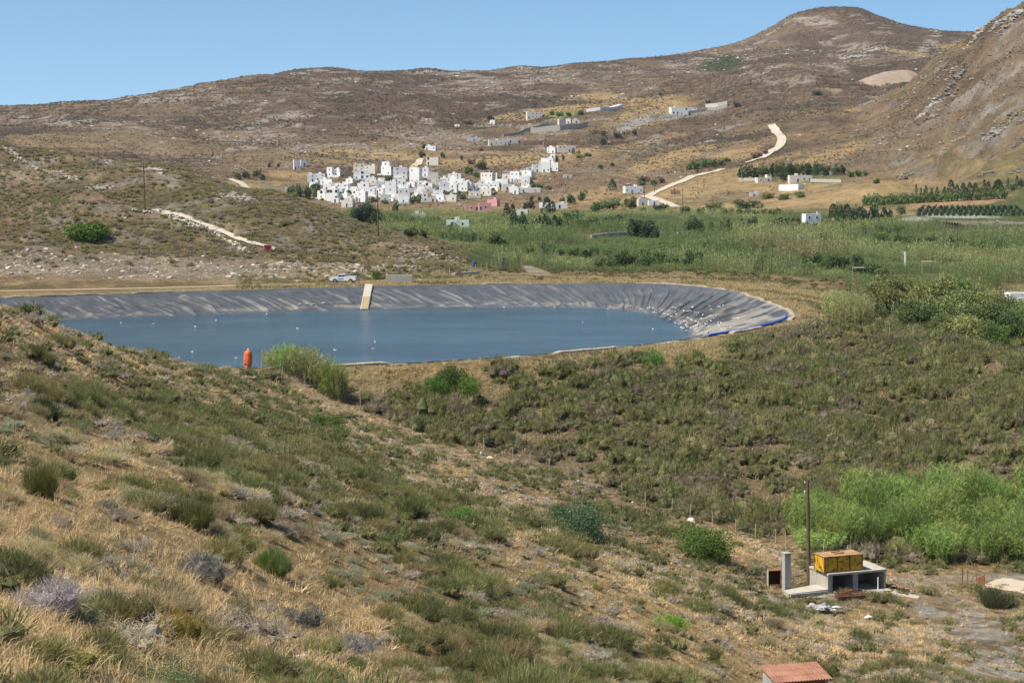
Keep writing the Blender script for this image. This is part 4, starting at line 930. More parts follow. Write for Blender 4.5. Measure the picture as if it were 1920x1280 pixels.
wall_run([(1100,210),(1125,207),(1165,202)], 3, 4, M_white, 'long_roof', 'long thin white roofed building high on the slope', 'building', 1000, 2300)
wall_run([(1323,205),(1345,203),(1363,199)], 5, 3, M_cream, 'garden_wall', 'cream walled compound high on the right slope', 'wall', 1000, 2300)
wall_run([(1285,214),(1325,206),(1362,201)], 2.5, 1, M_concl, 'terrace_wall', 'grey retaining wall under the cream walled compound', 'wall', 1000, 2300)
wall_run([(1385,339),(1418,339)], 1.8, .5, M_concl, 'garden_wall', 'low pale garden wall left of the cream farmhouse', 'wall', 700, 1500)
wall_run([(1520,341),(1578,342)], 1.8, .5, M_concl, 'garden_wall', 'low pale garden wall right of the long cream farmhouse', 'wall', 700, 1500)
wall_run([(1466,356),(1502,355)], 3.0, 5, M_white, 'flat_shelter', 'white flat-roofed shelter in green scrub', 'shelter', 700, 1500)
wall_run([(945,457),(985,453),(1024,450)], 1.6, .6, M_concl, 'plain_wall', 'low cream wall in the reeds with a white pillar at its end', 'wall', 420, 800)
wall_run([(1108,447),(1140,443),(1178,441)], 1.2, .6, M_concl, 'plain_wall', 'low pale wall in the reeds left of a pair of dark trees', 'wall', 420, 800)
wall_run([(1270,441),(1290,440)], 1.0, .6, M_concl, 'plain_wall', 'short pale wall in the middle of the reeds', 'wall', 420, 800)
wall_run([(850,516),(895,513)], .5, .8, M_concl, 'low_wall', 'short pale wall near the pool road', 'wall', 340, 420)
wall_run([(900,386),(1050,392)], .1, .1, M_concl, 'x', 'x', 'x') if False else None
# houses end

# roads and paths laid on the ground
def strip_road(name, pts, wd, m, dmin, dmax, lift=.12, step=3.0, label=None):
    P_ = np.array([at(a, b, dmin, dmax)[:] for a, b in pts]); q = np.linspace(0, len(P_)-1, len(P_)*40)
    t = np.arange(len(P_)); X = np.interp(q, t, P_[:, 0]); Y = np.interp(q, t, P_[:, 1])
    for _ in range(12): X[1:-1] = (X[:-2]+X[1:-1]+X[2:])/3; Y[1:-1] = (Y[:-2]+Y[1:-1]+Y[2:])/3
    for _ in range(120): X[1:-1] = (X[:-2]+X[2:])/2; Y[1:-1] = (Y[:-2]+Y[2:])/2
    tg = nrmz(np.stack([np.gradient(X), np.gradient(Y)], -1)); nm = np.stack([-tg[:, 1], tg[:, 0]], -1)
    ww = wd*(1+.25*(fbm(q*3, q*0, 7, 3)-.5)); rows = []
    for f in np.linspace(-.5, .5, 7):
        x = X+nm[:, 0]*ww*f; y = Y+nm[:, 1]*ww*f; rows.append(np.column_stack([x, y, gz(x, y)+lift]))
    V = np.stack(rows, 1); zc = V[:, :, 2].mean(1, keepdims=True); V[:, :, 2] = np.maximum(V[:, :, 2], zc-.3); n, k = V.shape[:2]
    i = (np.arange(n-1)[:, None]*k+np.arange(k-1)[None]).ravel(); Fq = np.stack([i, i+1, i+k+1, i+k], -1)
    o = link(name, mesh_np(name, V.reshape(-1, 3), [Fq], m, smooth=True)); tag(o, label, kind='structure'); return o
M_road = solid('white_road', (.47, .41, .33), .95, .15, .3, 0, (.38, .31, .23), coord='w', thr=(.5, .75), sc2=.12)
strip_road('road', [(1446,235),(1452,243),(1466,258),(1466,268),(1456,280),(1440,290),(1418,300),(1398,306)], 6.5, M_road, 1000, 1900, .7)
strip_road('road', [(1356,317),(1330,324),(1300,330),(1280,340),(1250,352),(1228,361),(1213,370)], 6, M_road, 900, 1700, .4)
strip_road('road', [(1205,368),(1222,371),(1248,380),(1268,389)], 6, M_road, 900, 1500, .4)
strip_road('path', [(292,393),(330,402),(365,415),(400,429),(440,445),(480,460),(515,469)], 1.7, M_road, 372, 500, .3)
strip_road('path', [(430,336),(445,341),(462,353)], 5, M_road, 900, 1400, .4)
strip_road('path', [(795,297),(785,306),(774,316)], 5, M_road, 1000, 1700, .4)
strip_road('road', [(-60,547),(100,544),(300,540),(500,534),(640,531),(760,524),(900,520),(1010,519)], 3.6, solid('dirt_road', (.33, .26, .17), 1, .15, .4, 0, (.30, .23, .15), coord='w', sc2=.2), 312, 400, .06)

M_trk = solid('track_dirt', (.50, .42, .32), 1, .15, .7, 0, (.48, .37, .25), coord='w', thr=(.5, .7), sc2=.4)
strip_road('track', [(2060,1116),(1960,1104),(1900,1096),(1858,1091)], 5.5, M_trk, 118, 152, .05)
# ---------------------------------------------------------------- trees
def crown_mesh(name, t, c1, c2): return t_mesh(name, t, c1, c2, MF)
def t_cyp(n, size=.09, seed=0):
    r = np.random.default_rng(seed); z = r.uniform(.06, 1, n); R_ = .5*np.minimum(1, (z/.14)**.7)*np.clip((1-z)/.75, 0, 1)**.55; a = r.uniform(0, 6.283, n)
    R_ = R_*(.75+.35*vnoise(a*2, z*7, seed)); p = np.stack([np.cos(a)*R_, np.sin(a)*R_, z], -1)*np.stack([np.ones(n)]*3, -1); p[:, :2] *= r.uniform(.6, 1, (n, 1))**.4
    V, Fc = leafy(n, size, r, .4); V[:, :, 2] *= .7; V = (V*np.array([1, 1, .6])+p[:, None]).reshape(-1, 3)
    return V, Fc, np.repeat(r.uniform(.65, 1.4, n), 4), np.repeat((r.uniform(size=n) < .1)*1., 4)
GREEN = {'dark': ((.065, .10, .05), (.10, .13, .065)), 'mid': ((.115, .165, .06), (.17, .20, .085)), 'bright': ((.13, .20, .055), (.19, .24, .09)), 'olive': ((.205, .235, .085), (.27, .25, .13)),
         'purple': ((.17, .095, .115), (.20, .14, .12)), 'brown': ((.13, .10, .08), (.18, .13, .10)), 'blue': ((.06, .10, .065), (.10, .13, .09)), 'pale': ((.24, .27, .13), (.30, .29, .17))}
CT = {}
def crown_t(kind, lod, q):
    k = (kind, lod, q)
    if k not in CT:
        n = {0: 300, 1: 1100, 2: 10000}[lod]; sz = {0: .16, 1: .085, 2: .038}[lod]
        CT[k] = t_cyp(int(n*.8), sz, 300+q) if kind == 'cyp' else t_bush(n, 1.5, sz, 11, .15, 320+q, .5)
    return CT[k]
CM = {}; TREES = []
def trunk_mesh(kind, q):
    r = random.Random(q+hash(kind) % 7 if False else q); b = MB(); lean = Vector((r.uniform(-.06, .06), r.uniform(-.06, .06), 0))
    p0 = Vector((0, 0, -.15)); p1 = Vector((0, 0, .35))+lean
    b.tube(p0, p1, .07, .05, 7)
    if kind == 'cyp': b.tube(p1, Vector((0, 0, .9)), .05, .01, 6)
    else:
        for i in range(6):
            a = i*1.05+r.uniform(-.3, .3); e = p1+Vector((math.cos(a)*.42, math.sin(a)*.42, r.uniform(.3, .65))); m_ = p1.lerp(e, .5)+Vector((0, 0, .06))
            b.tube(p1, m_, .035, .022, 5); b.tube(m_, e, .022, .008, 5)
    return b
M_bark = solid('bark', (.13, .10, .075), .95, .3, 3)
def tree(px, py0, py1, wpx, kind='round', col='dark', dmin=560, dmax=2400, label=None, group='trees', lod=None, name='tree', cat='tree', gy=None):
    if group == gp: py1 += 2; py0 -= 6; wpx *= 1.45
    if group == gt: wpx *= 1.3; py0 += 4
    g = at(px, py1, dmin, dmax); 
    if gy is not None: g = Vector(((px-960)*gy/F, gy, 0)); g.z = float(gz(g.x, g.y))
    s = g.y/F; hgt = (HZ-(g.z-ZC)*F/g.y-py0)*s; wd = wpx*s
    q = rnd.randrange(4); lod = lod if lod is not None else (2 if wpx > 60 else 1 if wpx > 22 else 0)
    root = empty(name, g, 0); key = (kind, lod, q, col)
    if key not in CM: CM[key] = crown_mesh('crown', crown_t(kind, lod, q), *GREEN[col])
    cr = link('crown', CM[key], root); k2 = ('t', kind, q)
    if k2 not in CM: tr = trunk_mesh(kind, q).build('trunk', M_bark, root); CM[k2] = tr.data
    else: tr = link('trunk', CM[k2], root)
    if kind == 'cyp': cr.scale = (wd*1.15, wd*1.15, hgt); tr.scale = (min(wd, 1.5), min(wd, 1.5), hgt)
    else: cr.scale = (wd/1.7, wd/1.7, hgt/1.42); tr.scale = (wd/2, wd/2, hgt/1.45)
    cr.rotation_euler = (0, 0, rnd.uniform(0, 6.28)); TREES.append([px, root, kind, col, label, group, cat]); return root
gp = 'trees and cypresses standing in the green plain'; gt = 'olive-green tamarisk trees beyond the bank'
T = lambda l, **kw: [tree(*a[:4], *(a[4:]), **kw) for a in l]
gp = 'trees and cypresses standing in the green plain'
T([(742,383,398,8),(950,387,408,10,'cyp'),(961,389,405,9,'cyp'),(1025,375,401,13,'cyp'),(1036,383,401,10,'cyp'),(963,403,440,15,'cyp'),(974,405,441,18),(984,415,440,12,'cyp'),
   (1002,416,436,10),(1012,410,436,7,'cyp'),(1021,407,436,9,'cyp'),(1030,410,435,12),(1040,409,434,10,'cyp'),(1050,414,433,12),(1063,417,430,10),(1075,400,416,30,'round','mid'),
   (1090,417,427,12),(1105,416,426,12),(1118,416,425,10),(1184,416,442,14,'cyp'),(1196,415,442,18),(1214,416,443,30),(1230,432,445,9),(923,440,459,36,'round','mid'),(775,432,443,12),(743,432,439,18,'round','mid'),(848,424,434,20),
   (1303,413,435,28),(1353,421,433,6,'cyp'),(1364,416,435,13),(1391,415,428,6,'cyp'),(1413,414,427,18),(1333,421,431,8),(1458,413,424,14),(1472,414,424,12),(1485,412,424,14),(1498,413,425,10),(1546,414,424,14),
   (1562,388,420,16,'cyp'),(1574,386,421,20),(1588,388,423,18,'cyp'),(1600,391,424,18),(1612,394,421,12,'cyp'),(1622,393,421,13),(1634,396,421,12,'cyp'),(1645,394,421,14),(1658,395,420,12,'cyp'),(1667,398,418,10),
   (1540,443,459,36,'round','mid'),(1380,473,493,24,'round','mid'),(1775,456,466,20,'round','mid'),(1400,380,388,40,'round','mid'),(1340,385,395,30,'round','mid'),(1150,378,392,34,'round','mid'),(1180,375,390,20,'round','mid'),(1240,388,397,24),(1285,392,400,20,'round','mid'),(1120,383,395,24,'round','mid'),(1640,384,394,14,'round','mid'),(1690,392,400,16,'round','mid')], dmin=500, dmax=1100, group=gp)
T([(684,388,424,44,'round','blue'),(668,396,422,22,'round','dark'),(702,400,428,20,'round','dark')], dmin=540, dmax=760, group=gp)
gr = 'cypresses and pines along the red field'
T([(1718,345,366,5,'cyp'),(1727,352,366,5,'cyp'),(1736,348,367,8,'cyp'),(1747,352,367,6,'cyp'),(1757,350,368,7,'cyp'),(1771,350,368,8,'cyp'),(1783,337,368,15,'cyp'),(1795,346,370,12,'cyp'),(1806,343,371,15,'cyp'),(1818,342,371,14,'cyp'),(1829,343,370,14,'cyp'),
   (1846,336,362,8,'cyp'),(1853,340,364,10,'cyp'),(1872,336,366,24,'cyp'),(1866,344,368,12),(1890,332,354,5,'cyp'),(1907,329,348,7,'cyp'),(1915,336,350,12),(1842,350,368,16,'round','mid'),(1900,344,356,16,'round','mid')], dmin=700, dmax=1200, group=gr)
gh = 'hedge of green bushes below the red field'
T([(x, 366+(x-1620)*-.04+rnd.uniform(-3, 3), 386+(x-1620)*-.05, 16, 'round', rnd.choice(['mid', 'mid', 'bright'])) for x in range(1622, 1885, 9)], dmin=700, dmax=1100, group=gh, name='hedge_bush', cat='bush')
go = 'olive trees in orchard rows'
for row, (y, x0, x1) in enumerate([(393,1730,1916),(399,1722,1916),(405,1716,1916)]):
    T([(x+row*3, y-9, y, 10, 'round', 'blue') for x in range(x0, x1, 11)], dmin=600, dmax=1100, group=go, name='olive_tree')
gf = 'dark green grove round the cream farmhouses'
T([(1390,313,337,14),(1400,309,338,22,'round','mid'),(1415,310,336,22),(1430,308,333,24,'round','mid'),(1446,306,332,22),(1462,304,333,26,'round','mid'),(1470,315,338,16),(1482,305,330,24),(1498,306,328,24,'round','mid'),(1515,304,328,26),(1532,304,328,24,'round','mid'),(1548,307,329,24),(1565,307,328,20,'round','mid'),(1580,310,328,16),
   (1595,320,332,16,'round','bright'),(1608,318,331,18,'round','bright'),(1622,320,330,12,'round','mid'),(1645,335,343,12),(1440,360,372,30,'round','olive'),(1470,362,374,30,'round','olive'),(1500,358,370,26,'round','olive')], dmin=800, dmax=1500, group=gf)
gs = 'trees and bushes scattered over the hillside'
T([(1293,305,318,16,'round','bright'),(1305,301,317,20,'round','bright'),(1322,297,314,24,'round','bright'),(1338,298,313,18,'round','mid'),(1353,298,310,18,'round','mid'),(1308,318,324,8,'round','purple'),
   (1414,287,297,12,'round','purple'),(1424,285,295,14,'round','purple'),(1436,282,290,10,'round','purple'),(1202,330,342,14,'round','mid'),(1212,330,341,16,'round','purple'),(1226,336,346,22,'round','mid'),(1240,331,343,17,'round','purple'),(1205,340,347,20,'round','mid'),
   (1132,255,272,18,'round','blue'),(1132,244,254,14,'round','blue'),(1157,245,257,16,'round','blue'),(1170,246,253,8),(1190,243,254,12,'round','blue'),(1126,308,317,12,'round','blue'),(1148,305,312,10),(1148,335,357,15,'cyp'),
   (1091,357,376,20,'round','mid'),(1072,363,382,17),(1054,370,386,12),(1028,371,383,12,'round','brown'),(996,366,379,10),(1012,367,377,8),(985,378,392,14),(996,377,392,14),(1044,292,303,10),(1056,290,300,8),(1075,277,288,6,'cyp'),(1086,281,288,4,'cyp'),
   (878,311,327,19,'round','mid'),(892,321,333,15,'round','mid'),(904,301,318,25,'round','dark'),(883,298,307,15,'round','purple'),(865,291,301,6),(901,277,284,9,'round','purple'),(923,320,331,10),(919,216,227,16,'round','blue'),(877,227,233,24,'round','blue'),(1089,207,216,12,'round','mid'),
   (1100,286,293,18,'round','mid'),(1087,290,296,16,'round','mid'),(1035,208,216,14,'round','mid'),(1050,208,218,16,'round','mid'),(1065,210,218,14,'round','mid'),(794,269,280,10),(790,283,297,15),(829,285,296,10),(546,347,364,16,'round','mid'),(560,345,368,22,'round','mid'),(576,350,373,22,'round','dark'),(590,355,371,14,'round','mid'),(550,360,374,16,'round','olive'),
   (728,329,343,22,'round','mid'),(751,333,346,6,'cyp'),(618,343,353,18,'round','mid'),(588,345,354,12),(687,328,335,9),(674,336,349,14,'round','bright'),(781,339,346,10),(772,371,382,14),(785,370,380,14,'round','mid'),(773,360,367,10),(848,332,339,12),(820,335,342,8),(856,360,368,18,'round','bright'),(836,357,365,14,'round','mid'),(870,366,374,14,'round','mid'),(700,368,378,20,'round','mid'),(720,374,382,18,'round','mid'),(660,372,382,20,'round','mid'),(645,370,378,14,'round','mid'),
   (446,322,336,18,'round','mid'),(462,319,334,16,'round','dark'),(480,318,331,20,'round','mid'),(492,325,338,14,'round','dark'),(505,303,314,8),(522,306,313,8),(1328,187,199,10),(1382,190,200,14,'round','brown'),(1238,173,180,10),(1272,262,264,4),(1362,296,303,16,'round','mid'),(940,345,352,10),(960,350,356,12,'round','mid'),(1010,344,352,20,'round','olive'),(1030,348,355,16,'round','mid'),(1205,388,396,14,'round','mid'),(1188,382,390,14,'round','mid'),
   (1642,338,344,12,'round','mid'),(1532,170,178,22,'round','blue')], dmin=850, dmax=2300, group=gs)
# the grove beyond the bank on the right
gt = 'olive-green tamarisk trees beyond the bank'
for a in [(1652,528,74,'olive',292),(1690,512,88,'olive',300),(1735,518,84,'olive',290),(1775,540,80,'olive',275),(1722,560,70,'mid',262),(1800,516,70,'bright',320),(1825,535,76,'olive',285),(1850,560,80,'mid',262),(1880,545,70,'olive',280),(1905,578,60,'mid',258),(1815,590,84,'olive',250),(1770,585,70,'olive',255),(1640,560,50,'mid',275),(1930,560,60,'olive',290),(1865,600,60,'bright',246)]:
    tree(a[0], a[1], 640, a[2], 'round', a[3], dmin=240, dmax=400, group=gt, gy=a[4], lod=2)
for a in [(1600,492,34,'mid',410),(1620,488,40,'dark',405),(1640,490,30,'mid',400),(1655,497,24,'mid',395)]: tree(a[0], a[1], 520, a[2], 'round', a[3], group=gt, gy=a[4], lod=1)
tv_ = random.Random(12)
for k in range(46):
    a = tv_.uniform(585, 1010); yb = 352+tv_.uniform(0, 30)-max(0, a-800)*.12; w2 = tv_.uniform(6, 15); tree(a, yb-w2*tv_.uniform(.6, 1.0), yb, w2, tv_.choice(['round', 'round', 'round', 'cyp']), tv_.choice(['dark', 'mid', 'mid', 'blue']), dmin=880, dmax=1600, group='trees among the village houses')
gb = 'hedgerow bushes among the reeds of the plain'
hr = random.Random(31)
for x0, x1, y0, y1, n_ in [(940,1180,419,416,16),(1240,1500,470,478,16),(1120,1420,500,492,20),(1420,1620,505,498,18),(1490,1700,430,436,12),(700,860,410,420,10),(1640,1900,450,470,14),(980,1250,474,486,14),(1290,1480,396,402,12),(760,900,440,452,8)]:
    for k in range(n_):
        t = (k+hr.uniform(-.4, .4))/n_; y = y0+(y1-y0)*t+hr.uniform(-3, 3); w2 = hr.uniform(14, 30)*(y-340)/110; tree(x0+(x1-x0)*t, y-w2*.62, y+2, w2, 'round', hr.choice(['mid', 'mid', 'dark', 'bright']), dmin=385, dmax=1000, group=gb, name='hedge_bush', cat='bush')
TREES.sort(key=lambda t: t[0]); cn = {}
gp_ = 0
W1 = {'dark': 'dark green', 'mid': 'green', 'bright': 'bright green', 'olive': 'olive-green', 'purple': 'purple flowering', 'brown': 'brown leafy', 'blue': 'blue-green', 'pale': 'pale green'}
W3 = {gp: 'in the green plain', gr: 'along the red field', gh: 'in the low hedge', go: 'in the orchard rows', gf: 'round the cream farmhouses', gs: 'on and below the hillside', gt: 'beyond the pool bank', gb: 'among the reeds of the plain', 'trees among the village houses': 'among the village houses'}
for px, root, kind, col, label, group, cat in TREES:
    k = (kind, col, group); cn[k] = cn.get(k, 0)+1
    t = 'narrow cypress' if kind == 'cyp' else 'bush' if cat == 'bush' or group == gs and col == 'purple' else 'rounded tree'
    tag(root, label or '%s %s, %s from the left of its kind %s' % (W1[col], t, ordinal(cn[k]), W3[group]), 'cypress' if kind == 'cyp' else cat, group)
# ---------------------------------------------------------------- the pump house and what stands round it
u_ = Vector((.94, .342, 0)).normalized(); ang = math.atan2(u_.y, u_.x); org = Vector((23.9, 137.2, ZC-32.45))
def loc(px, py, d, z=None): return Vector(((px-960)*d/F, d, ZC-(py-HZ)*d/F if z is None else z))
L_, DP_, HT = 5.05, 3.0, 1.5
ph = empty('pump_house', org, ang, 'low open concrete shelter with two dark bays under the yellow tank', 'pump house')
MB().box(-.05, L_+.05, -.12, DP_+.1, HT-.16, HT).build('roof_slab', M_concl, ph, .015)
MB().box(0, .20, 0, DP_, -.7, HT-.162).build('side_wall', M_concl, ph, .01)
MB().box(L_-.16, L_, .0, DP_, -.7, HT-.162).build('side_wall', M_concl, ph, .01)
MB().box(.202, L_-.162, DP_-.2, DP_, -.7, HT-.163).build('back_wall', M_conc, ph)
MB().box(.202, .42, .02, .25, -.7, HT-.162).build('pillar', M_conc, ph, .01); MB().box(2.2, 2.62, .02, .3, -.7, HT-.162).build('pillar', M_conc, ph, .01)
MB().box(2.3, 2.5, .302, DP_-.202, -.7, HT-.164).build('partition', M_conc, ph)
MB().box(.202, L_-.162, .3, DP_-.202, -.6, -.02).build('bay_floor', M_conc, ph)
MB().box(2.9, L_+.1, -.75, -.003, -.7, .02).build('apron', M_concl, ph, .02)
# the yellow tank: steel box with ribs and a rusty lid
m, nt, b = mat('yellow_steel', .6, .3); v = nn(nt, 'ShaderNodeTexCoord').outputs['Object']
n1 = noise(nt, 2.2, 9, .72, v); n2 = noise(nt, .8, 6, .6, v)
mp = nn(nt, 'ShaderNodeMapping'); mp.inputs['Scale'].default_value = (5, 5, .7); nt.links.new(v, mp.inputs[0]); n3 = noise(nt, 1.0, 6, .65, mp.outputs[0])
ycol = mixc(nt, 'MIX', ramp(nt, n2, [(.35, 0.), (.65, 1.)]), (.70, .45, .03), (.58, .34, .025))
c = mixc(nt, 'MIX', ramp(nt, n1, [(.53, 0.), (.58, 1.)]), ycol, (.16, .055, .025)); c = mixc(nt, 'MIX', ramp(nt, n3, [(.55, 0.), (.66, .85)]), c, (.26, .12, .03)); nt.links.new(c, b.inputs['Base Color'])
M_yel = m
M_lid = solid('rusty_lid', (.42, .29, .15), .9, .25, 3, 0, (.28, .13, .07), sc2=1.5)
tk = empty('tank', org+Matrix.Rotation(ang, 3, 'Z') @ Vector((-.22, .12, HT+.002)), ang, 'yellow steel tank streaked with rust on the concrete roof', 'tank')
TW, TD, TH = 3.3, 1.55, 1.22
MB().box(0, TW, 0, TD, .05, TH).build('tank_body', M_yel, tk, .012)
rb = MB()
for x in (0, 1.08, 2.14, TW-.07): rb.box(x, x+.07, -.05, -.002, .03, TH); 
rb.box(-.045, -.002, -.03, .05, .0, TH).box(-.045, -.002, TD-.06, TD+.02, 0, TH).box(.07, TW-.07, -.04, -.003, .03, .1)
rb.build('ribs', M_rust, tk)
MB().box(-.06, TW+.04, -.06, TD+.05, TH+.002, TH+.05).build('lid', M_lid, tk, .01)
h = MB(); h.box(1.2, 2.0, .5, .56, TH+.053, TH+.12).box(1.2, 2.0, 1.1, 1.16, TH+.053, TH+.12).box(1.2, 1.26, .562, 1.098, TH+.053, TH+.12).box(1.94, 2.0, .562, 1.098, TH+.053, TH+.12)
h.build('hatch_frame', M_rust, tk)
MB().box(.05, .15, .05, TD-.05, 0, .048).box(TW-.2, TW-.1, .05, TD-.05, 0, .048).build('skids', M_rust, tk)
# wing platform left of the shelter
Mx = Matrix.Rotation(ang, 3, 'Z')
wp = MB(); pts = [(-3.3, .05), (-.012, -.05), (-.012, 1.7), (-3.1, 1.2)]
V = [(x, y, z) for z in (-.9, .22) for x, y in pts]; V = [(x, y, z+(.02 if x < -1 else .12)*(z > 0)) for x, y, z in V]
wp.add(V, [(3, 2, 1, 0), (4, 5, 6, 7), (0, 1, 5, 4), (1, 2, 6, 5), (2, 3, 7, 6), (3, 0, 4, 7)])
pf = empty('platform', org, ang, 'low concrete platform between the grey pillar and the shelter', 'platform'); wp.build('slab', M_concl, pf, .015)
MB().box(-3.2, -.05, .0-.09, .0+.045, .0, .2).build('edge_beam', M_conc, pf)
# square concrete pillar with a rod on top
pp = loc(1474.5, 1104, 138); pr = empty('concrete_pillar', pp, ang, 'square grey concrete pillar with a thin rod on top, left of the utility pole', 'pillar')
MB().box(-.26, .26, -.24, .24, -.8, 2.72).build('shaft', M_conc, pr, .015); MB().box(-.29, .29, -.27, .27, 2.722, 2.80).build('cap', M_concl, pr, .01)
MB().tube((-.05, 0, 2.8), (-.07, 0, 4.3), .025, .02, 6).build('rod', M_post, pr)
# rusty frame left of the pillar
g = at(1453, 1101, 120, 150); rf = empty('rusty_cabinet', g, R(8), 'rusty open steel cabinet with a pale side standing left of the grey pillar', 'cabinet')
MB().box(-.5, .44, .3, .34, -.3, 1.28).build('back_panel', solid('dark_rust', (.07, .03, .02), .95, .3, 4), rf); MB().box(-.5, .46, -.05, .34, 1.283, 1.33).build('top', M_rust, rf)
MB().box(-.545, -.503, -.05, .34, -.3, 1.28).build('side', M_concl, rf); MB().box(.443, .49, -.05, .34, -.3, 1.28).build('side', M_rust, rf); MB().box(-.49, .43, -.03, -.01, -.2, .25).build('front_plate', M_rust, rf)
# utility pole and line
g = at(1517, 1098, 120, 160)
def pole(g, h, r0, label, group='tarred wooden utility poles', lean=(0, 0), ins=True, cross=False):
    o = empty('utility_pole', g, 0, label, 'pole', group); top = Vector((lean[0], lean[1], h))
    MB().tube((0, 0, -.6), top, r0, r0*.72, 10).build('shaft', M_wood, o)
    if cross: MB().box(-.9, .9, -.07, .07, h-.5, h-.36).build('crossarm', M_wood, o)
    for k, zz in enumerate(([.25, .6, .95] if ins else [])):
        MB().tube(top-Vector((0, 0, zz)), top-Vector((-.2 if k % 2 else .2, .0, zz)), .02, .02, 6).tube(top-Vector((-.2 if k % 2 else .2, 0, zz)), top-Vector((-.2 if k % 2 else .2, 0, zz-.14)), .045, .03, 8, 1).build('insulator', [M_metal, M_white], o)
    return o
pole(g, 8.2, .17, 'tall dark wooden utility pole beside the concrete shelter', lean=(-.12, 0))
g2 = at(272, 397, 372, 500); pole(g2, 87*g2.y/F, .17, 'dark wooden utility pole above the path on the far hill', lean=(-.35, 0), cross=True)
g3 = at(709, 443, 372, 440); pole(g3, 86*g3.y/F, .18, 'dark utility pole on the spur in front of the village', lean=(-.15, 0))
g4 = at(977, 505, 360, 460); pole(g4, 42*g4.y/F, .13, 'leaning utility pole near the pool road, tilted left', lean=(-1.3, 0), ins=False)
g5 = at(974, 503, 360, 460); pole(g5, 30*g5.y/F, .10, 'short brace pole against the leaning utility pole', lean=(-.2, 0), ins=False)
for i, (a, b0, b1) in enumerate([(1280,353,385),(1287,312,331),(1320,337,352),(1485,253,271),(1208,352,371),(1227,343,362),(1265,350,366),(1337,368,392),(787,300,318),(1229,430,405)][:8]):
    g = at(a, b1, 850, 1900); pole(g, (b1-b0)*g.y/F, .22, 'thin distant utility pole on the straw slope, %s from the left' % ordinal([5,6,7,8,1,2,3,4][i] if False else sorted([1280,1287,1320,1485,1208,1227,1265,1337]).index(a)+1), ins=False)
for a, b0, b1, d0 in [(1528,525,546,0),(1752,470,508,0),(1697,490,500,0),(1876,585,610,0)]: pass
# power line from the near pole to the gate side, sagging
a_ = at(1517, 1098, 120, 160)+Vector((-.1, 0, 7.9)); c_ = Vector(((1640-960)*172/F, 172, a_.z-.6)); 
def cable(p, q, sag, r, name, label, cat='cable', n=18):
    b = MB(); P_ = [p.lerp(q, i/n)-Vector((0, 0, sag*4*(i/n)*(1-i/n))) for i in range(n+1)]
    for x, y in zip(P_[:-1], P_[1:]): b.tube(x, y, r, r, 5, cap=False)
    o = b.build(name, M_wire); tag(o, label, cat); return o
cable(a_, Vector(((1700-960)*190/F, 190, a_.z-2.5)), .6, .03, 'cable', 'thin sagging cable running right from the pole by the shelter')
cable(a_+Vector((-.1, 0, -1)), Vector(((1400-960)*146/F, 146, 8.2)), .3, .015, 'guy_wire', 'thin guy wire running down left from the pole by the shelter')
# pipes, rebar crate, rubble, boulders, planks
g = at(1538, 1120, 120, 150); pl = empty('pipe_stack', g, ang-.05, 'stack of pale pipes lying in front of the platform', 'pipes')
for k in range(6): MB().tube((-1.1+.04*k, -.1*k, .08+.05*(k % 3)), (1.1-.1*(k % 2), -.1*k+.06, .08+.05*((k+1) % 3)), .035, .035, 8).build('pipe', M_concl, pl)
g = at(1594, 1124, 120, 150); rc = empty('rebar_crate', g+Vector((0, 0, .12)), ang-.1, 'rusty open crate of steel mesh in front of the left bay', 'crate')
fr_ = MB(); 
for z in (.02, .5):
    fr_.box(-1.15, 1.15, -.32, -.27, z, z+.05).box(-1.15, 1.15, .27, .32, z, z+.05).box(-1.2, -1.152, -.3, .3, z, z+.05).box(1.152, 1.2, -.3, .3, z, z+.05)
fr_.build('frame', M_rust, rc)
ms = MB()
for k in range(24): x = -1.1+k*.0955; ms.box(x, x+.02, -.31, -.285, .07, .5).box(x, x+.02, .285, .31, .07, .5)
for k in range(4): ms.box(-1.14, 1.14, -.335, -.322, .1+k*.1, .115+k*.1)
ms.build('mesh_sides', M_rust, rc); MB().box(-1.12, 1.12, -.26, .26, .03, .2).build('scrap_fill', solid('scrap', (.12, .06, .04), 1, .5, 6), rc)
MB().box(-.5, .35, -.05, .05, .552, .60, 0, Matrix.Rotation(.4, 4, 'Z')).build('bar', M_rust, rc)
def rock_obj(name, px, py, wpx, hr, col, label, dmin=0, dmax=400, cat='boulder', seed=0, group=None, sub=2, yaw=0, n=1, spread=0):
    g = at(px, py, dmin, dmax); s = wpx*g.y/F/2; r = np.random.default_rng(seed)
    if n == 1: t = [RKD[seed % 8]]; me = t_mesh(name, t[0], col, col, MR)
    else:
        i = np.arange(n); pos = np.column_stack([r.normal(0, .42, n), r.normal(0, .3, n), r.uniform(0, .25, n)]); sc = r.uniform(.12, .3, n)
        cc = np.tile(col, (n, 1))*r.uniform(.6, 1.25, (n, 1)); me = merge(RKD, r.integers(0, 8, n), pos, np.stack([sc*1.5, sc, sc*.7], -1), r.uniform(0, 6, n), cc, cc, name, MR)
    o = link(name, me); o.location = g+Vector((0, 0, s*hr*.25)); o.scale = (s, s*.8, s*hr); o.rotation_euler = (0, 0, yaw+seed); tag(o, label, cat, group); return o
rock_obj('rubble_heap', 1540, 1148, 54, .9, (.42, .42, .43), 'heap of broken grey rubble in the grass below the pipes', cat='rubble', n=70, seed=3, dmin=100)
rock_obj('boulder', 1628, 1160, 26, .8, (.62, .57, .49), 'pale boulder in the grass right of the rubble heap', seed=4, dmin=100)
rock_obj('boulder', 1298, 980, 28, .9, (.68, .65, .58), 'rounded whitish boulder above the bright green bush', seed=5, dmin=100)
rock_obj('boulder', 577, 812, 20, 1.1, (.62, .58, .52), 'pale pointed boulder high on the near slope', seed=6)
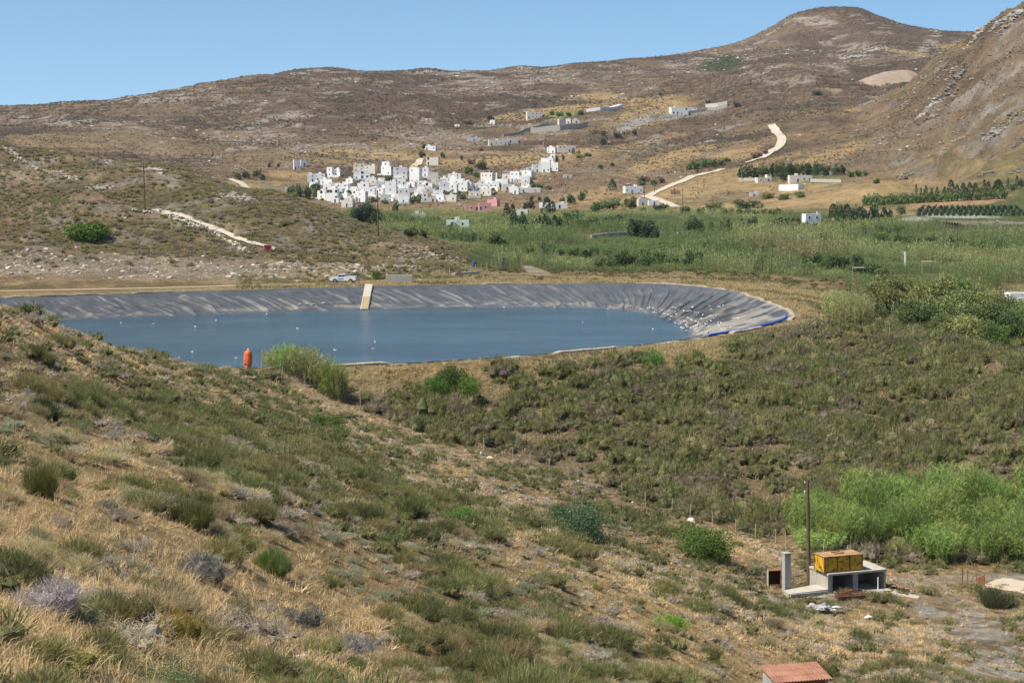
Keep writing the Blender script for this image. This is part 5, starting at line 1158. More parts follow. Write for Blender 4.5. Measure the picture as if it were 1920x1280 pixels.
rock_obj('boulder', 427, 972, 32, .55, (.60, .57, .53), 'flat split white rock among dry grass', seed=7)
rock_obj('boulder', 886, 1243, 26, .9, (.60, .57, .52), 'pale rock at the bottom of the frame beside green broom', seed=8)
rock_obj('boulder', 590, 1226, 40, .5, (.55, .45, .30), 'tan rock with an ochre face near the bottom of the frame', seed=9)
rock_obj('boulder', 560, 1231, 40, .35, (.50, .49, .45), 'flat grey rock beside the tan rock near the bottom', seed=10)
rock_obj('boulder', 903, 853, 16, .8, (.62, .56, .48), 'pale rock on the stone heap below the fence', seed=11)
rock_obj('boulder', 918, 860, 18, .8, (.62, .55, .45), 'second pale rock on the stone heap below the fence', seed=12)
rock_obj('boulder', 378, 694, 14, 1.2, (.75, .70, .58), 'white pointed block at the water edge left of the orange float', seed=13)
rock_obj('boulder', 1085, 903, 12, .8, (.6, .57, .5), 'small pale rock beside a fence post', seed=14); rock_obj('boulder', 1186, 942, 10, .6, (.62, .6, .54), 'small flat white rock on the slope below the fence', seed=15)
rock_obj('earth_mound', 1687, 1104, 42, .6, (.26, .17, .12), 'reddish-brown earth mound right of the shelter', seed=2, n=60, cat='mound', dmin=120)
g = at(1695, 1116, 120, 150); rs = MB(); rs.box(-.9, 1.1, -.35, .5, -.2, .12); o = rs.build('ramp_slab', M_concl, None, .02); o.location = g; o.rotation_euler = (0, .12, -.5); tag(o, 'pale tilted concrete slab right of the shelter', 'slab')
g = at(1711, 1110, 120, 150); o = MB().tube((0, 0, -.2), (-.28, .1, 1.6), .035, .03, 6).build('leaning_post', M_post); o.location = g; tag(o, 'pale leaning post right of the earth mound', 'post')
g = at(1650, 1113, 120, 137.6); o = MB().tube((0, 0, -.1), (0.0, 0, .95), .045, .045, 8).build('white_pipe', M_white); o.location = org+Mx @ Vector((4.25, -.18, 0)); tag(o, 'white upright pipe in front of the right bay', 'pipe')
# gate
g = at(1825, 1099, 120, 150); gt_ = empty('gate', g, R(-14), 'rusty red leaning metal gate by the dirt track', 'gate')
for x, hh in ((-.42, 1.3), (.86, 1.0)): MB().tube((x, 0, -.3), (x-.02, 0, hh), .045, .04, 8).build('gate_post', M_rust, gt_)
MB().tube((-.42, 0, 1.12), (.86, 0, .82), .028, .028, 6).tube((-.42, 0, .2), (.86, 0, -.02), .028, .028, 6).tube((-.40, 0, .2), (.24, 0, .95), .02, .02, 6).build('frame', M_rust, gt_)
MB().tube((.22, 0, .05), (.22, 0, .96), .03, .03, 6).build('brace', M_rust, gt_)
MB().box(.34, .82, -.02, .02, .12, .78).build('panel', solid('red_paint', (.40, .12, .06), .8, .25, 4, 0, (.30, .15, .08)), gt_)
MB().tube((0, 0, -.3), (.02, 0, 1.35), .04, .035, 7).build('gate_post', M_wood, None)
bpy.context.scene.collection.objects[-1]; o = [x for x in COL.objects if x.name.startswith('gate_post') and x.parent is None][0]; o.name = 'dark_post'; o.location = at(1804, 1097, 120, 150); tag(o, 'dark wooden post left of the rusty gate', 'post')
# tin-roofed hut at the bottom edge
hz0 = at(1492, 1380, 55, 70); hd = 66.0; hz = ZC-(1262-HZ)*hd/F; gx = (1492-960)*hd/F; gh_ = float(gz(gx, hd))
hut = empty('tin_hut', (gx, hd, gh_), R(14), 'small hut with a rusty corrugated roof at the bottom edge', 'hut'); hh = hz-gh_
b = MB(); 
for k in range(44):                        # corrugated sheets in three overlapping courses
    pass
nx, ny = 90, 3; V = []; Fc = []
for j in range(3):
    y0, y1 = -.72+j*.50, -.72+j*.50+.54
    for i in range(nx+1):
        x = -1.12+2.24*i/nx; zc_ = .022*math.sin(i*1.4); 
        for y, lz in ((y0, 0.0), (y1, 0.012)): V.append((x+.01*j, y, hh-.02+(y+.72)*.10+zc_+.02*(2-j)*(-1)+lz))
    o_ = j*(nx+1)*2; Fc += [(o_+2*i, o_+2*i+2, o_+2*i+3, o_+2*i+1) for i in range(nx)]
b.add(V, Fc); ro = b.build('tin_roof', solid('rusty_tin', (.34, .185, .13), .85, .25, 2.5, 0, (.25, .115, .075), sc2=1.2, thr=(.42, .6)), hut)
sm = ro.modifiers.new('thick', 'SOLIDIFY'); sm.thickness = .012
MB().box(-1.0, -.88, -.6, .7, -.6, hh-.12).box(.88, 1.0, -.6, .7, -.6, hh-.12).box(-.878, .878, .6, .7, -.6, hh-.1).build('walls', M_conc, hut); MB().box(-.878, .878, -.6, -.55, -.6, hh*.3).build('front_boards', M_rust, hut)
MB().box(-.878, .878, -.6, -.55, hh-.3, hh-.125).build('lintel', M_rust, hut); MB().box(-.6, .55, -.62, -.601, hh*.3+.05, hh-.32).build('window', solid('old_pane', (.45, .50, .52), .3, .1, 2), hut)

# ---------------------------------------------------------------- fence along the toe of the bank
posts = [(463,695,18),(491,700,22),(530,711,22),(572,725,26),(612,736,18),(640,744,16),(676,760,20),(712,775,18),(741,779,14),(783,794,14),(826,815,20),(870,829,18),(908,843,18),(962,866,25),(994,872,20),(1030,884,22),(1084,899,20),(1126,914,20),(1167,928,20),(1211,951,28),(1260,958,22),(1294,969,20),(1337,984,20),(1380,998,22),(1416,1010,26),(1454,1017,24),(1502,1030,26),(1544,1042,24),(1590,1048,24),(1635,1053,30),(1680,1052,22),(1727,1050,22),(1779,1044,24),(1830,1046,22),(1880,1046,22),(1925,1046,22)]
f0 = at(900, 842, 150, 200); fen = empty('wire_fence', f0, 0, 'thin post and wire fence along the foot of the pool bank', 'fence'); tops = []
for i, (a, b1, hp) in enumerate(posts):
    p = at(a, b1, 140, 205)-f0; hh = max(1.1, hp*(p.y+f0.y)/F)*1.08; ln = Vector((rnd.uniform(-.06, .06), 0, 0)); MB().tube(p-Vector((0, 0, .3)), p+Vector((0, 0, hh))+ln, .05, .042, 6).build('post', M_post, fen); tops.append((p, hh))
wm = MB()
for (p, h0), (q, h1) in zip(tops[:-1], tops[1:]):
    for f in (.35, .65, .93): wm.tube(p+Vector((0, 0, h0*f)), q+Vector((0, 0, h1*f)), .008, .008, 4, cap=False)
wm.build('wires', M_wire, fen)
f1 = at(880, 515, 340, 400); fen2 = empty('wire_fence', f1, 0, 'row of pale fence posts near the pool road', 'fence'); tops = []
for a, b1 in [(824,520),(833,518),(843,516),(872,513),(883,511),(892,510),(902,508),(913,506),(921,503),(930,503)]:
    p = at(a, b1, 340, 420)-f1; MB().tube(p-Vector((0, 0, .3)), p+Vector((0, 0, 1.7)), .055, .05, 6).build('post', M_post, fen2); tops.append(p)
wm = MB()
for p, q in zip(tops[:-1], tops[1:]): wm.tube(p+Vector((0, 0, 1.5)), q+Vector((0, 0, 1.5)), .01, .01, 4, cap=False)
wm.build('wires', M_wire, fen2)
f2 = at(1752, 605, 200, 300); fen3 = empty('wire_fence', f2, 0, 'wire fence with one tall post on the far side of the bank', 'fence'); tops = []
for a, b1 in [(1668,600),(1712,601),(1752,609),(1812,620),(1870,640)]:
    p = Vector(((a-960)*238/F, 238, 0)); p.z = float(gz(p.x, p.y)); p -= f2; MB().tube(p-Vector((0, 0, .3)), p+Vector((0, 0, 1.8)), .05, .045, 6).build('post', M_post, fen3); tops.append(p)
wm = MB()
for p, q in zip(tops[:-1], tops[1:]): wm.tube(p+Vector((0, 0, 1.6)), q+Vector((0, 0, 1.6)), .02, .02, 4, cap=False)
wm.build('wires', M_wire, fen3)

# ---------------------------------------------------------------- orange float, pickup, blocks by the pool
g = at(462, 694, 180, 200); g.y += 1.2; g.z = RZ+.05; fl_ = empty('orange_float', g, 0, 'orange barrel-shaped float with white tip standing at the pool edge', 'float')
M_or = solid('orange_plastic', (.62, .13, .035), .5, .12, 1.5, 0, (.42, .10, .04), spec=.4, thr=(.55, .8))
MB().lathe([(0, 0.35), (.36, .35), (.40, .42), (.46, .5), (.48, .62), (.48, 1.25), (.455, 1.3), (.455, 1.36), (.44, 1.55), (.37, 1.75), (.25, 1.88), (.12, 1.95), (0, 1.96)], 28).build('float_body', M_or, fl_, smooth=True)
MB().lathe([(0, -.3), (.40, -.3), (.38, .347), (0, .347)], 24).build('float_base', M_or, fl_, smooth=False); MB().lathe([(0, 1.95), (.09, 1.95), (.07, 2.1), (0, 2.12)], 12).build('tip', M_white, fl_, smooth=True)
MB().lathe([(.485, .52), (.505, .53), (.505, .58), (.485, .59)], 28).build('hoop', M_or, fl_)
# blue edging pipe along the right corner of the pool
t_ = np.linspace(0, 1, 60); seg = []
iu = np.argmin(np.hypot(ra[:, 0]-(1484-960)*263/F, ra[:, 1]-263)); 
b = MB(); prev = None; stepu = 6
d1 = 1 if along(RIM, np.array([(per[0]+u[0])]))[0][1] < 0 else 1
U0 = iu/NU*L
for k in range(46):
    p2 = along(RIM, np.array([(U0+k*.75) % L]))[0]; q2 = along(WAT, np.array([(U0+k*.75) % L]))[0]; p2 = p2+(q2-p2)*.05; p3 = Vector((p2[0], p2[1], RZ+.02))
    if prev is not None: b.tube(prev, p3, .17, .17, 8)
    prev = p3
o = b.build('blue_pipe', solid('blue_plastic', (.045, .10, .50), .5, .15, 1), smooth=True); tag(o, 'bright blue rolled edging along the right corner of the liner', 'pipe')
# steps mat down the liner
def liner_at(px, py, far_=True):
    PXl = 960+F*LX/LY; PYl = HZ-(LZ-ZC)*F/LY; dd = (PXl-px)**2+(PYl-py)**2+np.where(LY < 245, 1e6, 0); i = np.unravel_index(np.argmin(dd), dd.shape); return Vector((LX[i], LY[i], LZ[i]))
at0, at1 = 686.5, 698.5; ip = np.argmin((960+F*ra[:, 0]/ra[:, 1]-692)**2+np.where(ra[:, 1] < 280, 1e6, 0)); lad = empty('liner_steps', (ra[ip, 0], ra[ip, 1], RZ), 0, 'pale slatted walkway running down the liner into the water', 'steps')
o3 = Vector((ra[ip, 0], ra[ip, 1], RZ)); e3 = Vector((wa[ip, 0], wa[ip, 1], WZ))+(Vector((wa[ip, 0], wa[ip, 1], WZ))-o3)*.08; dv = e3-o3+Vector((-.85, 0, 0)); sx = Vector((1, 0, 0))
M_slA = solid('slat_pale', (.52, .48, .41), .9, .15, 3); M_slB = solid('slat_tan', (.42, .33, .19), .9, .2, 3)
nrm3 = Vector((0, -dv.z, dv.y)).normalized(); nrm3 = nrm3 if nrm3.z > 0 else -nrm3
for k in range(22):
    a3 = dv*(k/22)+nrm3*.42; b3 = dv*((k+.8)/22)+nrm3*.42; xs = -.95+.30*(-dv.x)*0; b = MB(); skew = dv*(k/22)
    V = [(a3.x-.62, a3.y, a3.z), (a3.x+.62, a3.y, a3.z), (b3.x+.62, b3.y, b3.z), (b3.x-.62, b3.y, b3.z)]; V = V+[(x-nrm3.x*.1, y-nrm3.y*.1, z-nrm3.z*.1) for x, y, z in V]
    b.add(V, [(0, 1, 2, 3), (7, 6, 5, 4), (0, 4, 5, 1), (1, 5, 6, 2), (2, 6, 7, 3), (3, 7, 4, 0)]); b.build('slat', M_slA if k < 11 else M_slB, lad)
for sx_ in (-.66, .62):
    b = MB(); b.tube(nrm3*.30+Vector((sx_+.02, 0, 0)), dv+nrm3*.30+Vector((sx_+.02, 0, 0)), .07, .07, 6); b.build('rail', M_slA, lad)

# white pickup
g = at(644, 530, 320, 380); pk = empty('pickup_truck', g+Vector((0, 0, .05)), R(-6), 'white pickup truck with open bed parked on the road behind the pool', 'pickup')
M_car = solid('white_car_paint', (.70, .72, .75), .3, .05, 1, spec=.5); M_tyre = solid('tyre', (.025, .025, .025), .8, .2, 4); M_glass = solid('car_glass', (.03, .04, .05), .08, .1, 1, spec=.6); M_bl = solid('blue_stripe', (.10, .16, .30), .4, .1, 1)
pts = [(-2.45, .42), (-2.48, .72), (-2.35, .92), (-1.25, 1.02), (-.62, 1.02), (.42, 1.02), (2.42, 1.02), (2.46, .5), (2.2, .42), (1.88, .42), (1.8, .65), (1.5, .78), (1.18, .65), (1.1, .42), (-1.05, .42), (-1.13, .65), (-1.45, .78), (-1.77, .65), (-1.85, .42)]
MB().poly(pts, -.85, .85).build('body', M_car, pk)
MB().poly([(-1.3, 1.02), (-.72, 1.52), (.28, 1.55), (.42, 1.023)], -.74, .74).build('cab', M_car, pk, .03)
MB().poly([(-1.02, 1.1), (-.66, 1.46), (-.2, 1.48), (-.2, 1.1)], -.76, -.742).poly([(-.12, 1.1), (-.12, 1.48), (.22, 1.49), (.30, 1.1)], -.76, -.742).poly([(-1.02, 1.1), (-.66, 1.46), (-.2, 1.48), (-.2, 1.1)], .742, .76).build('side_windows', M_glass, pk)
MB().add([(-1.31, -.66, 1.06), (-1.31, .66, 1.06), (-.77, .62, 1.49), (-.77, -.62, 1.49)], [(0, 1, 2, 3)]).build('windscreen', M_glass, pk)
MB().box(.5, 2.4, -.83, -.75, 1.022, 1.2).box(.5, 2.4, .75, .83, 1.022, 1.2).box(2.32, 2.42, -.749, .749, 1.022, 1.2).build('bed_sides', M_car, pk)
MB().box(.52, 2.3, -.73, .73, 1.021, 1.04).build('bed', M_dark, pk); MB().box(-1.0, .2, -.866, -.852, .62, .8).build('stripe', M_bl, pk)
MB().box(-2.52, -2.46, -.8, .8, .42, .6).build('bumper', M_dark, pk)
for x in (-1.45, 1.49):
    for y in (-.80, .80):
        wh_ = MB().tube((x, y-.11, .34), (x, y+.11, .34), .34, .34, 18).build('wheel', M_tyre, pk); MB().tube((x, y-.125, .34), (x, y+.125, .34), .19, .19, 12).build('hub', M_metal, wh_)
for y in (-.62, .62): MB().box(-2.49, -2.40, y-.14, y+.14, .72, .86).build('headlight', M_metal, pk)
# concrete trough, grey cabinet, drum, red hut
g = at(748, 529, 320, 380); o = empty('concrete_trough', g, R(2), 'long pale concrete water trough beside the pool road', 'trough')
box_walls(4.85, 2.2, -.4, 1.35, .25, .2).build('basin', [M_concl, M_conc], o)
MB().box(-2.45, -2.2, 1.12, 1.5, 1.0, 1.6).build('post', M_concl, o)
g = at(942, 503, 350, 420); o = empty('grey_cabinet', g, R(10), 'tall dark grey metal cabinet standing by the fence', 'cabinet'); s_ = g.y/F
MB().box(-.62, .62, -.4, .4, -.2, 2.3).build('body', solid('slate_paint', (.11, .12, .135), .7, .12, 2), o, .02); MB().box(-.66, .66, -.44, .44, 2.302, 2.38).build('roof', M_metal, o); MB().box(.1, .14, -.43, -.402, 1.0, 1.2).build('handle', M_metal, o)
g = at(889, 498, 350, 420); o = empty('blue_drum', g, 0, 'blue plastic drum among scrub near the road', 'drum'); MB().lathe([(0, 0), (.42, 0), (.42, .9), (0, .9)], 16).build('barrel', M_blue, o); MB().lathe([(.425, .28), (.45, .3), (.45, .34), (.425, .36)], 16).build('hoop', M_blue, o)
g = at(863, 521, 340, 400); o = empty('scrap_stand', g, 0, 'dark rusty stand with two legs near the road fence', 'stand'); MB().box(-.6, .1, -.2, .2, .9, 1.5).build('panel', M_rust, o)
for x in (-.5, .0, .45): MB().tube((x, 0, -.2), (x, 0, 1.7 if x > .3 else .9), .05, .04, 6).build('leg', M_rust, o)
g = at(502, 471, 350, 420); o = empty('red_hut', g, R(10), 'small pinkish-red hut at the lower end of the hill path', 'hut'); w2 = 14*g.y/F; MB().box(-w2/2, w2/2, -.6, .6, -.4, 1.25).build('walls', solid('red_hut_paint', (.62, .10, .13), .8, .12, 1), o, .02)
MB().box(-w2/2-.08, w2/2+.08, -.68, .68, 1.252, 1.33).build('roof', solid('red_hut_roof', (.45, .16, .15), .8, .12, 1), o); MB().box(-.25, .25, -.63, -.602, 0, 1.0).build('door', M_brownd, o)
g = at(1697, 500, 390, 520); o = MB().box(-.2, .2, -.2, .2, -.3, 3.6).build('white_pillar', M_white); o.location = g; tag(o, 'white square pillar rising out of the reeds', 'pillar')
for a, b1, lb in [(1738, 512, 'flat roof on thin legs rising above the reeds'), (1609, 532, 'pale round canopy on legs beside the dark tree')]:
    g = at(a, b1, 380, 480); o = empty('canopy', g, 0, lb, 'canopy'); wd_ = 1.2
    MB().box(-wd_, wd_, -.7, .7, 2.6, 2.7).build('canopy_roof', M_concl, o, .02)
    for x in (-wd_+.1, wd_-.1): MB().tube((x, 0, -.3), (x, 0, 2.598), .06, .05, 6).build('leg', M_post, o)
g = at(1013, 452, 450, 760); o = MB().box(-.5, .5, -.4, .4, -.3, 15*g.y/F).build('white_chimney', M_white, None, .05); o.location = g; tag(o, 'white chimney-like pillar at the end of the plain wall', 'pillar')
# shade-net tunnels on the far right of the plain
g = at(1850, 432, 560, 900); o = empty('shade_house', g, R(4), 'long brown shade-net house at the far right of the plain', 'greenhouse'); M_net = solid('shade_net', (.20, .15, .13), .95, .2, .5); s_ = g.y/F
for k in range(7):
    b = MB(); w3 = 3.4; x0 = 0; V = []; n_ = 7
    for i in range(n_): a3 = math.pi*i/(n_-1); V += [(-50*s_, k*w3-w3/2*math.cos(a3), 2.0+.9*math.sin(a3)), (75*s_, k*w3-w3/2*math.cos(a3), 2.0+.9*math.sin(a3))]
    b.add(V, [(2*i, 2*i+2, 2*i+3, 2*i+1) for i in range(n_-1)]); b.box(-50*s_, 75*s_, k*w3-w3/2, k*w3-w3/2+.1, -.3, 1.99); b.build('net_bay', M_net, o)

# reed clump at the pool edge and giant cane on the right
rd = [t_reed(230, 16, .014, s+400, .85, .34, 2) for s in range(3)]
cane_c = [((.33,.36,.15),(.46,.42,.22)), ((.27,.36,.10),(.40,.40,.18)), ((.20,.29,.08),(.34,.36,.14))]
CR_ = [t_mesh('cane_clump', rd[q], *cane_c[q2], MF) for q in range(3) for q2 in range(3)]
def cane(px, d, wpx, hpx, k, label, group, name='cane_clump', rot=None):
    x = (px-960)*d/F; z = float(gz(x, d)); o = bpy.data.objects.new(name, CR_[k]); COL.objects.link(o); o.location = (x, d, z-.1); w2 = wpx*d/F/2; o.scale = (w2, w2, hpx*d/F); o.rotation_euler = (0, 0, rnd.uniform(-.7, .7) if rot is None else rot); tag(o, label, 'reeds', group); return o
i_ = 0
for a, d, w2, h2, k in [(512,195.0,44,40,0),(538,194.0,52,52,1),(565,193.5,54,56,3),(592,193,54,60,0),(618,192.5,48,66,4),(634,192,34,68,6)]:
    i_ += 1; cane(a, d, w2, h2, k, 'tall pale green cane clump by the pool, %s from the left of the stand' % ordinal(i_), 'cane clumps in the stand at the pool edge')
cl = []
r = random.Random(9)
for k in range(84):
    a = r.uniform(1500, 1980); d = 153+r.uniform(0, 1)*15; hi = 1 if a > 1600 else 0
    if a < 1600 and d > 163 or 1480+abs(d-153) > a and d > 160: continue
    cl.append((a, d, r.uniform(44, 92), r.uniform(48, 92)*(.82 if a < 1560 else 1), r.choice([1, 4, 7, 2, 5, 8])))
cl.sort()
for k, a in enumerate(cl): cane(*a, 'bright green giant cane clump behind the shelter, %s from the left' % ordinal(k+1), 'giant cane clumps behind the shelter')
for k, a in enumerate([(1570,262,60,58,0),(1592,258,60,62,3),(1612,255,50,60,0)]): cane(*a, 'pale tall cane clump on the shoulder of the bank, %s from the left' % ordinal(k+1), 'pale cane clumps on the shoulder of the bank')
# near shrubs that stand out
def lone(name, px, py, wpx, hpx, t, c1, c2, label, m=MF, dmin=0, dmax=260, rot=0.0, asp=1.0, cat='shrub'):
    g = at(px, py, dmin, dmax); w2 = wpx*g.y/F/1.75; o = link(name, t_mesh(name, t, c1, c2, m)); o.location = g-Vector((0, 0, w2*.1)); hz_ = t[0][:, 2].max(); o.scale = (w2, w2*asp, hpx*1.12*g.y/F/hz_); o.rotation_euler = (0, 0, rot); tag(o, label, cat); return o
lone('lentisk_bush', 1085, 1010, 130, 70, t_bush(8000, 1.0, .026, 12, .15, 501, .6), (.075,.115,.06), (.14,.18,.11), 'large dark blue-green bush in the middle of the slope', rot=.5)
lone('lentisk_bush', 1045, 985, 80, 50, t_bush(5000, 1.0, .028, 9, .15, 502, .6), (.085,.125,.05), (.12,.16,.08), 'dark green bush touching the large blue-green bush on its left', rot=.5)
lone('green_bush', 1315, 1045, 120, 62, t_bush(8000, 1.0, .026, 12, .2, 503, .6), (.14,.24,.05), (.19,.29,.08), 'bright green leafy bush below the white boulder')
lone('green_bush', 1250, 1180, 74, 36, t_bush(5000, .7, .028, 10, .2, 504, .6), (.15,.29,.04), (.21,.34,.07), 'vivid green low bush among grey scrub, lower middle', rot=-.5)
lone('broom_shrub', 1635, 1240+0, 10, 5, t_mound(200, .8, .38, .03, .9, .4, 7, .2, 2, .3, 505), (.2,.25,.07), (.2,.2,.1), 'small lime-green tuft near the white crust') if False else None
lone('broom_shrub', 1870, 1140, 74, 46, t_mound(2600, .8, .34, .014, 1.0, .4, 8, .2, 2, .3, 506), (.15,.17,.075), (.22,.18,.12), 'dark olive shrub beside the dirt track, right edge')
lone('thorn_cushion', 92, 1150, 150, 78, t_mound(5200, .75, .2, .006, .4, .8, 9, .3, 2, .2, 507), (.38,.34,.34), (.25,.20,.15), 'large lilac-grey thorn cushion near the lower left corner', MTW)
lone('thorn_cushion', 660, 1222, 100, 46, t_mound(3200, .7, .2, .008, .4, .8, 8, .3, 2, .2, 508), (.26,.24,.23), (.22,.18,.14), 'grey-lilac low thorn cushion, bottom centre-left', MTW)
lone('thorn_cushion', 560, 1176, 84, 46, t_mound(3200, .75, .2, .009, .4, .8, 8, .3, 2, .2, 509), (.17,.165,.15), (.2,.16,.12), 'dark grey thorn cushion right of the yellow dome shrub', MTW)
lone('thorn_cushion', 380, 1082, 120, 56, t_mound(3800, .75, .2, .008, .4, .8, 9, .3, 2, .2, 510), (.22,.215,.205), (.2,.17,.13), 'wide grey thorn cushion below the dead branches', MTW)
lone('dome_shrub', 330, 1195, 110, 60, t_mound(5200, .75, .12, .008, .5, .5, 5, .35, 2, .2, 511, .8), (.36,.26,.06), (.18,.12,.06), 'yellow-ochre dome shrub in the lower left')
lone('dome_shrub', 225, 1170, 70, 50, t_mound(3200, .75, .14, .01, .5, .5, 5, .4, 2, .2, 512, .8), (.30,.20,.06), (.20,.10,.05), 'rust-brown dome shrub left of the yellow one')
lone('green_bush', 320, 1305, 210, 90, t_bush(9000, .8, .014, 14, .25, 513, .4), (.10,.145,.06), (.20,.22,.12), 'loose leafy green bush cut by the bottom edge')
lone('broom_shrub', 510, 1075, 84, 60, t_mound(4200, .9, .3, .008, 1.0, .35, 7, .15, 2, .3, 514), (.16,.21,.06), (.22,.19,.1), 'round fresh green broom shrub in open dry grass')
lone('broom_shrub', 350, 985, 90, 66, t_mound(4200, .9, .34, .008, 1.1, .35, 7, .2, 2, .3, 515), (.17,.19,.06), (.25,.19,.09), 'olive broom shrub left of the flat split rock')
lone('broom_shrub', 80, 930, 70, 70, t_mound(3800, 1.0, .34, .009, 1.0, .4, 7, .25, 2, .3, 516), (.19,.20,.07), (.30,.24,.07), 'tall olive shrub with yellow top near the left edge')
lone('broom_shrub', 80, 785, 64, 56, t_mound(2600, .9, .34, .012, 1.1, .35, 7, .1, 2, .3, 517), (.10,.13,.05), (.16,.15,.08), 'dark green upright shrub near the left edge')
lone('green_bush', 158, 447, 88, 34, t_bush(3600, .8, .06, 14, .2, 518, .6), (.10,.17,.035), (.15,.22,.06), 'large bright green bush spread over the far hill', dmin=372, dmax=500)
lone('green_bush', 705, 526, 16, 20, t_bush(1200, 1.1, .09, 9, .2, 519, .5), (.10,.18,.04), (.15,.22,.06), 'round green bush right of the pickup', dmin=330, dmax=380)
for k, (a, b1, w2, h2) in enumerate([(845,730,70,48),(875,755,60,50),(820,745,50,40),(1225,680,56,30),(610,800,70,30),(640,815,60,26),(505,795,44,22),(790,960,80,36),(860,980,70,34),(730,955,70,30)]):
    lone('green_bush', a, b1, w2, h2, t_bush(4200, 1.0, .034, 9, .2, 530+k, .55), (.105,.19,.04), (.15,.21,.07), 'leafy fresh green bush among the broom, %s of ten from the left' % ordinal(sorted([845,875,820,1225,610,640,505,790,860,730]).index(a)+1))
# dead branches lower left
b = MB(); r = random.Random(4)
def twig(p, d, l, rad, n):
    q = p+d*l; b.tube(p, q, rad, rad*.65, 5, cap=False)
    if n == 0: return
    for _ in range(3 if n > 1 else 2):
        dd = (d+Vector((r.uniform(-.7, .7), r.uniform(-.7, .7), r.uniform(-.25, .55)))).normalized(); twig(p.lerp(q, r.uniform(.5, 1)), dd, l*r.uniform(.55, .85), rad*.62, n-1)
for k in range(7): twig(Vector((r.uniform(-.35, .35), r.uniform(-.2, .2), 0)), Vector((r.uniform(-.8, .8), r.uniform(-.3, .3), 1)).normalized(), .22, .014, 4)
o = b.build('dead_shrub', solid('dead_wood', (.36, .32, .27), .95, .25, 8)); o.location = at(205, 1085, 15, 80); tag(o, 'leafless dead shrub with pale bare branches in the lower left', 'dead shrub')
o2 = o.copy(); COL.objects.link(o2); o2.location = at(345, 1140, 15, 80); o2.scale = (.55, .55, .6); o2.rotation_euler = (0, 0, 2); o2.name = 'dead_shrub'; tag(o2, 'small leafless dead shrub above the yellow dome shrub')
o2 = o.copy(); COL.objects.link(o2); o2.location = at(262, 1040, 15, 80); o2.scale = (.9, .9, .8); o2.rotation_euler = (0, 0, 4); o2.name = 'dead_shrub'; tag(o2, 'leafless dead shrub right of the largest bare branches')

# ---------------------------------------------------------------- gulls
bd = bmesh.new()
def blobm(c, s, mi, q=None):
    r_ = bmesh.ops.create_icosphere(bd, subdivisions=1, radius=1); vs = r_['verts']
    for v in vs:
        p = Vector((v.co.x*s[0], v.co.y*s[1], v.co.z*s[2])); p = (q @ p) if q else p; v.co = p+Vector(c)
    for v in vs:
        for f in v.link_faces: f.material_index = mi; f.smooth = True
blobm((0, 0, .20), (.22, .09, .09), 0, Matrix.Rotation(-.12, 3, 'Y')); blobm((-.20, 0, .30), (.065, .055, .06), 0); blobm((-.15, 0, .25), (.06, .05, .08), 0)
blobm((.04, .06, .235), (.20, .03, .06), 1, Matrix.Rotation(-.05, 3, 'Y')); blobm((.04, -.06, .235), (.20, .03, .06), 1, Matrix.Rotation(-.05, 3, 'Y')); blobm((.24, 0, .205), (.10, .035, .015), 0); blobm((-.28, 0, .29), (.04, .012, .012), 2)
for y in (-.03, .03):
    r_ = bmesh.ops.create_cone(bd, segments=5, radius1=.008, radius2=.008, depth=.14, matrix=Matrix.Translation((0, y, .06)))
    for v in r_['verts']:
        for f in v.link_faces: f.material_index = 2
bme = bpy.data.meshes.new('gull'); bd.to_mesh(bme); bd.free()
for m_ in (solid('gull_white', (.85, .85, .84), .8, .03, 5), solid('gull_grey', (.62, .63, .65), .8, .08, 5), solid('gull_beak', (.5, .35, .08), .6, .1, 5)): bme.materials.append(m_)
def gull(p, lb, gp_):
    o = bpy.data.objects.new('gull', bme); COL.objects.link(o); o.location = p; o.rotation_euler = (0, 0, rnd.uniform(0, 6.28)); s = rnd.uniform(.85, 1.2); o.scale = (s, s, s); tag(o, lb, 'bird', gp_)
gl = [(15,312),(115,350),(198,342),(215,330),(252,340),(277,358),(258,382),(278,382),(348,362),(378,402),(418,370),(412,415),(450,428),(465,335),(493,338),(497,405),(545,300),(518,358),(580,370),(605,370),(628,368),(650,370),(668,335),(700,385),(715,410),(730,385),(775,420),(618,440),(585,480),(612,500),(605,520),(615,537),(655,505),(662,468),(705,475),(757,453),(803,455),(848,430),(865,420),(865,350),(853,315),(948,327),(993,310),(920,420),(905,450),(878,430),(823,483),(812,507),(845,533),(732,497),(725,517),(712,530),(710,552),(718,580),(750,560),(675,530),(660,550),(815,597),(835,590),(800,620),(940,487),(955,520),(953,540),(1020,560),(1040,570),(1068,550),(985,565),(1120,425),(1103,450),(1148,450)]
gr_ = random.Random(3); gl += [(gr_.gauss(690, 150), gr_.gauss(480, 70)) for _ in range(10)]
for X, Y in gl:
    p = liner_at(1180+X/5.647, 520+Y/5.647); p.z = max(p.z, WZ-.1); gull(p, 'white gull standing on the grey liner near the right corner of the pool', 'gulls resting on the liner')
for a, b1 in [(563,572),(587,572),(607,571),(575,571)]: gull(liner_at(a, b1), 'white gull resting on the far liner left of the slatted walkway', 'gulls on the far liner')
for a, b1 in [(227,606),(288,608),(360,661),(405,602),(366,614),(558,617),(703,643),(628,658),(443,672),(1093,605),(1040,577),(1224,618),(1262,596),(1274,609),(1281,617),(1287,622),(1295,631),(1300,627),(1266,607),(336,672),(700,655),(945,577),(1140,581),(500,590),(604,576)]:
    d = (ZC-WZ)*F/(b1-HZ); gull(Vector(((a-960)*d/F, d, WZ-.12)), 'white gull floating on the pool', 'gulls floating on the pool')

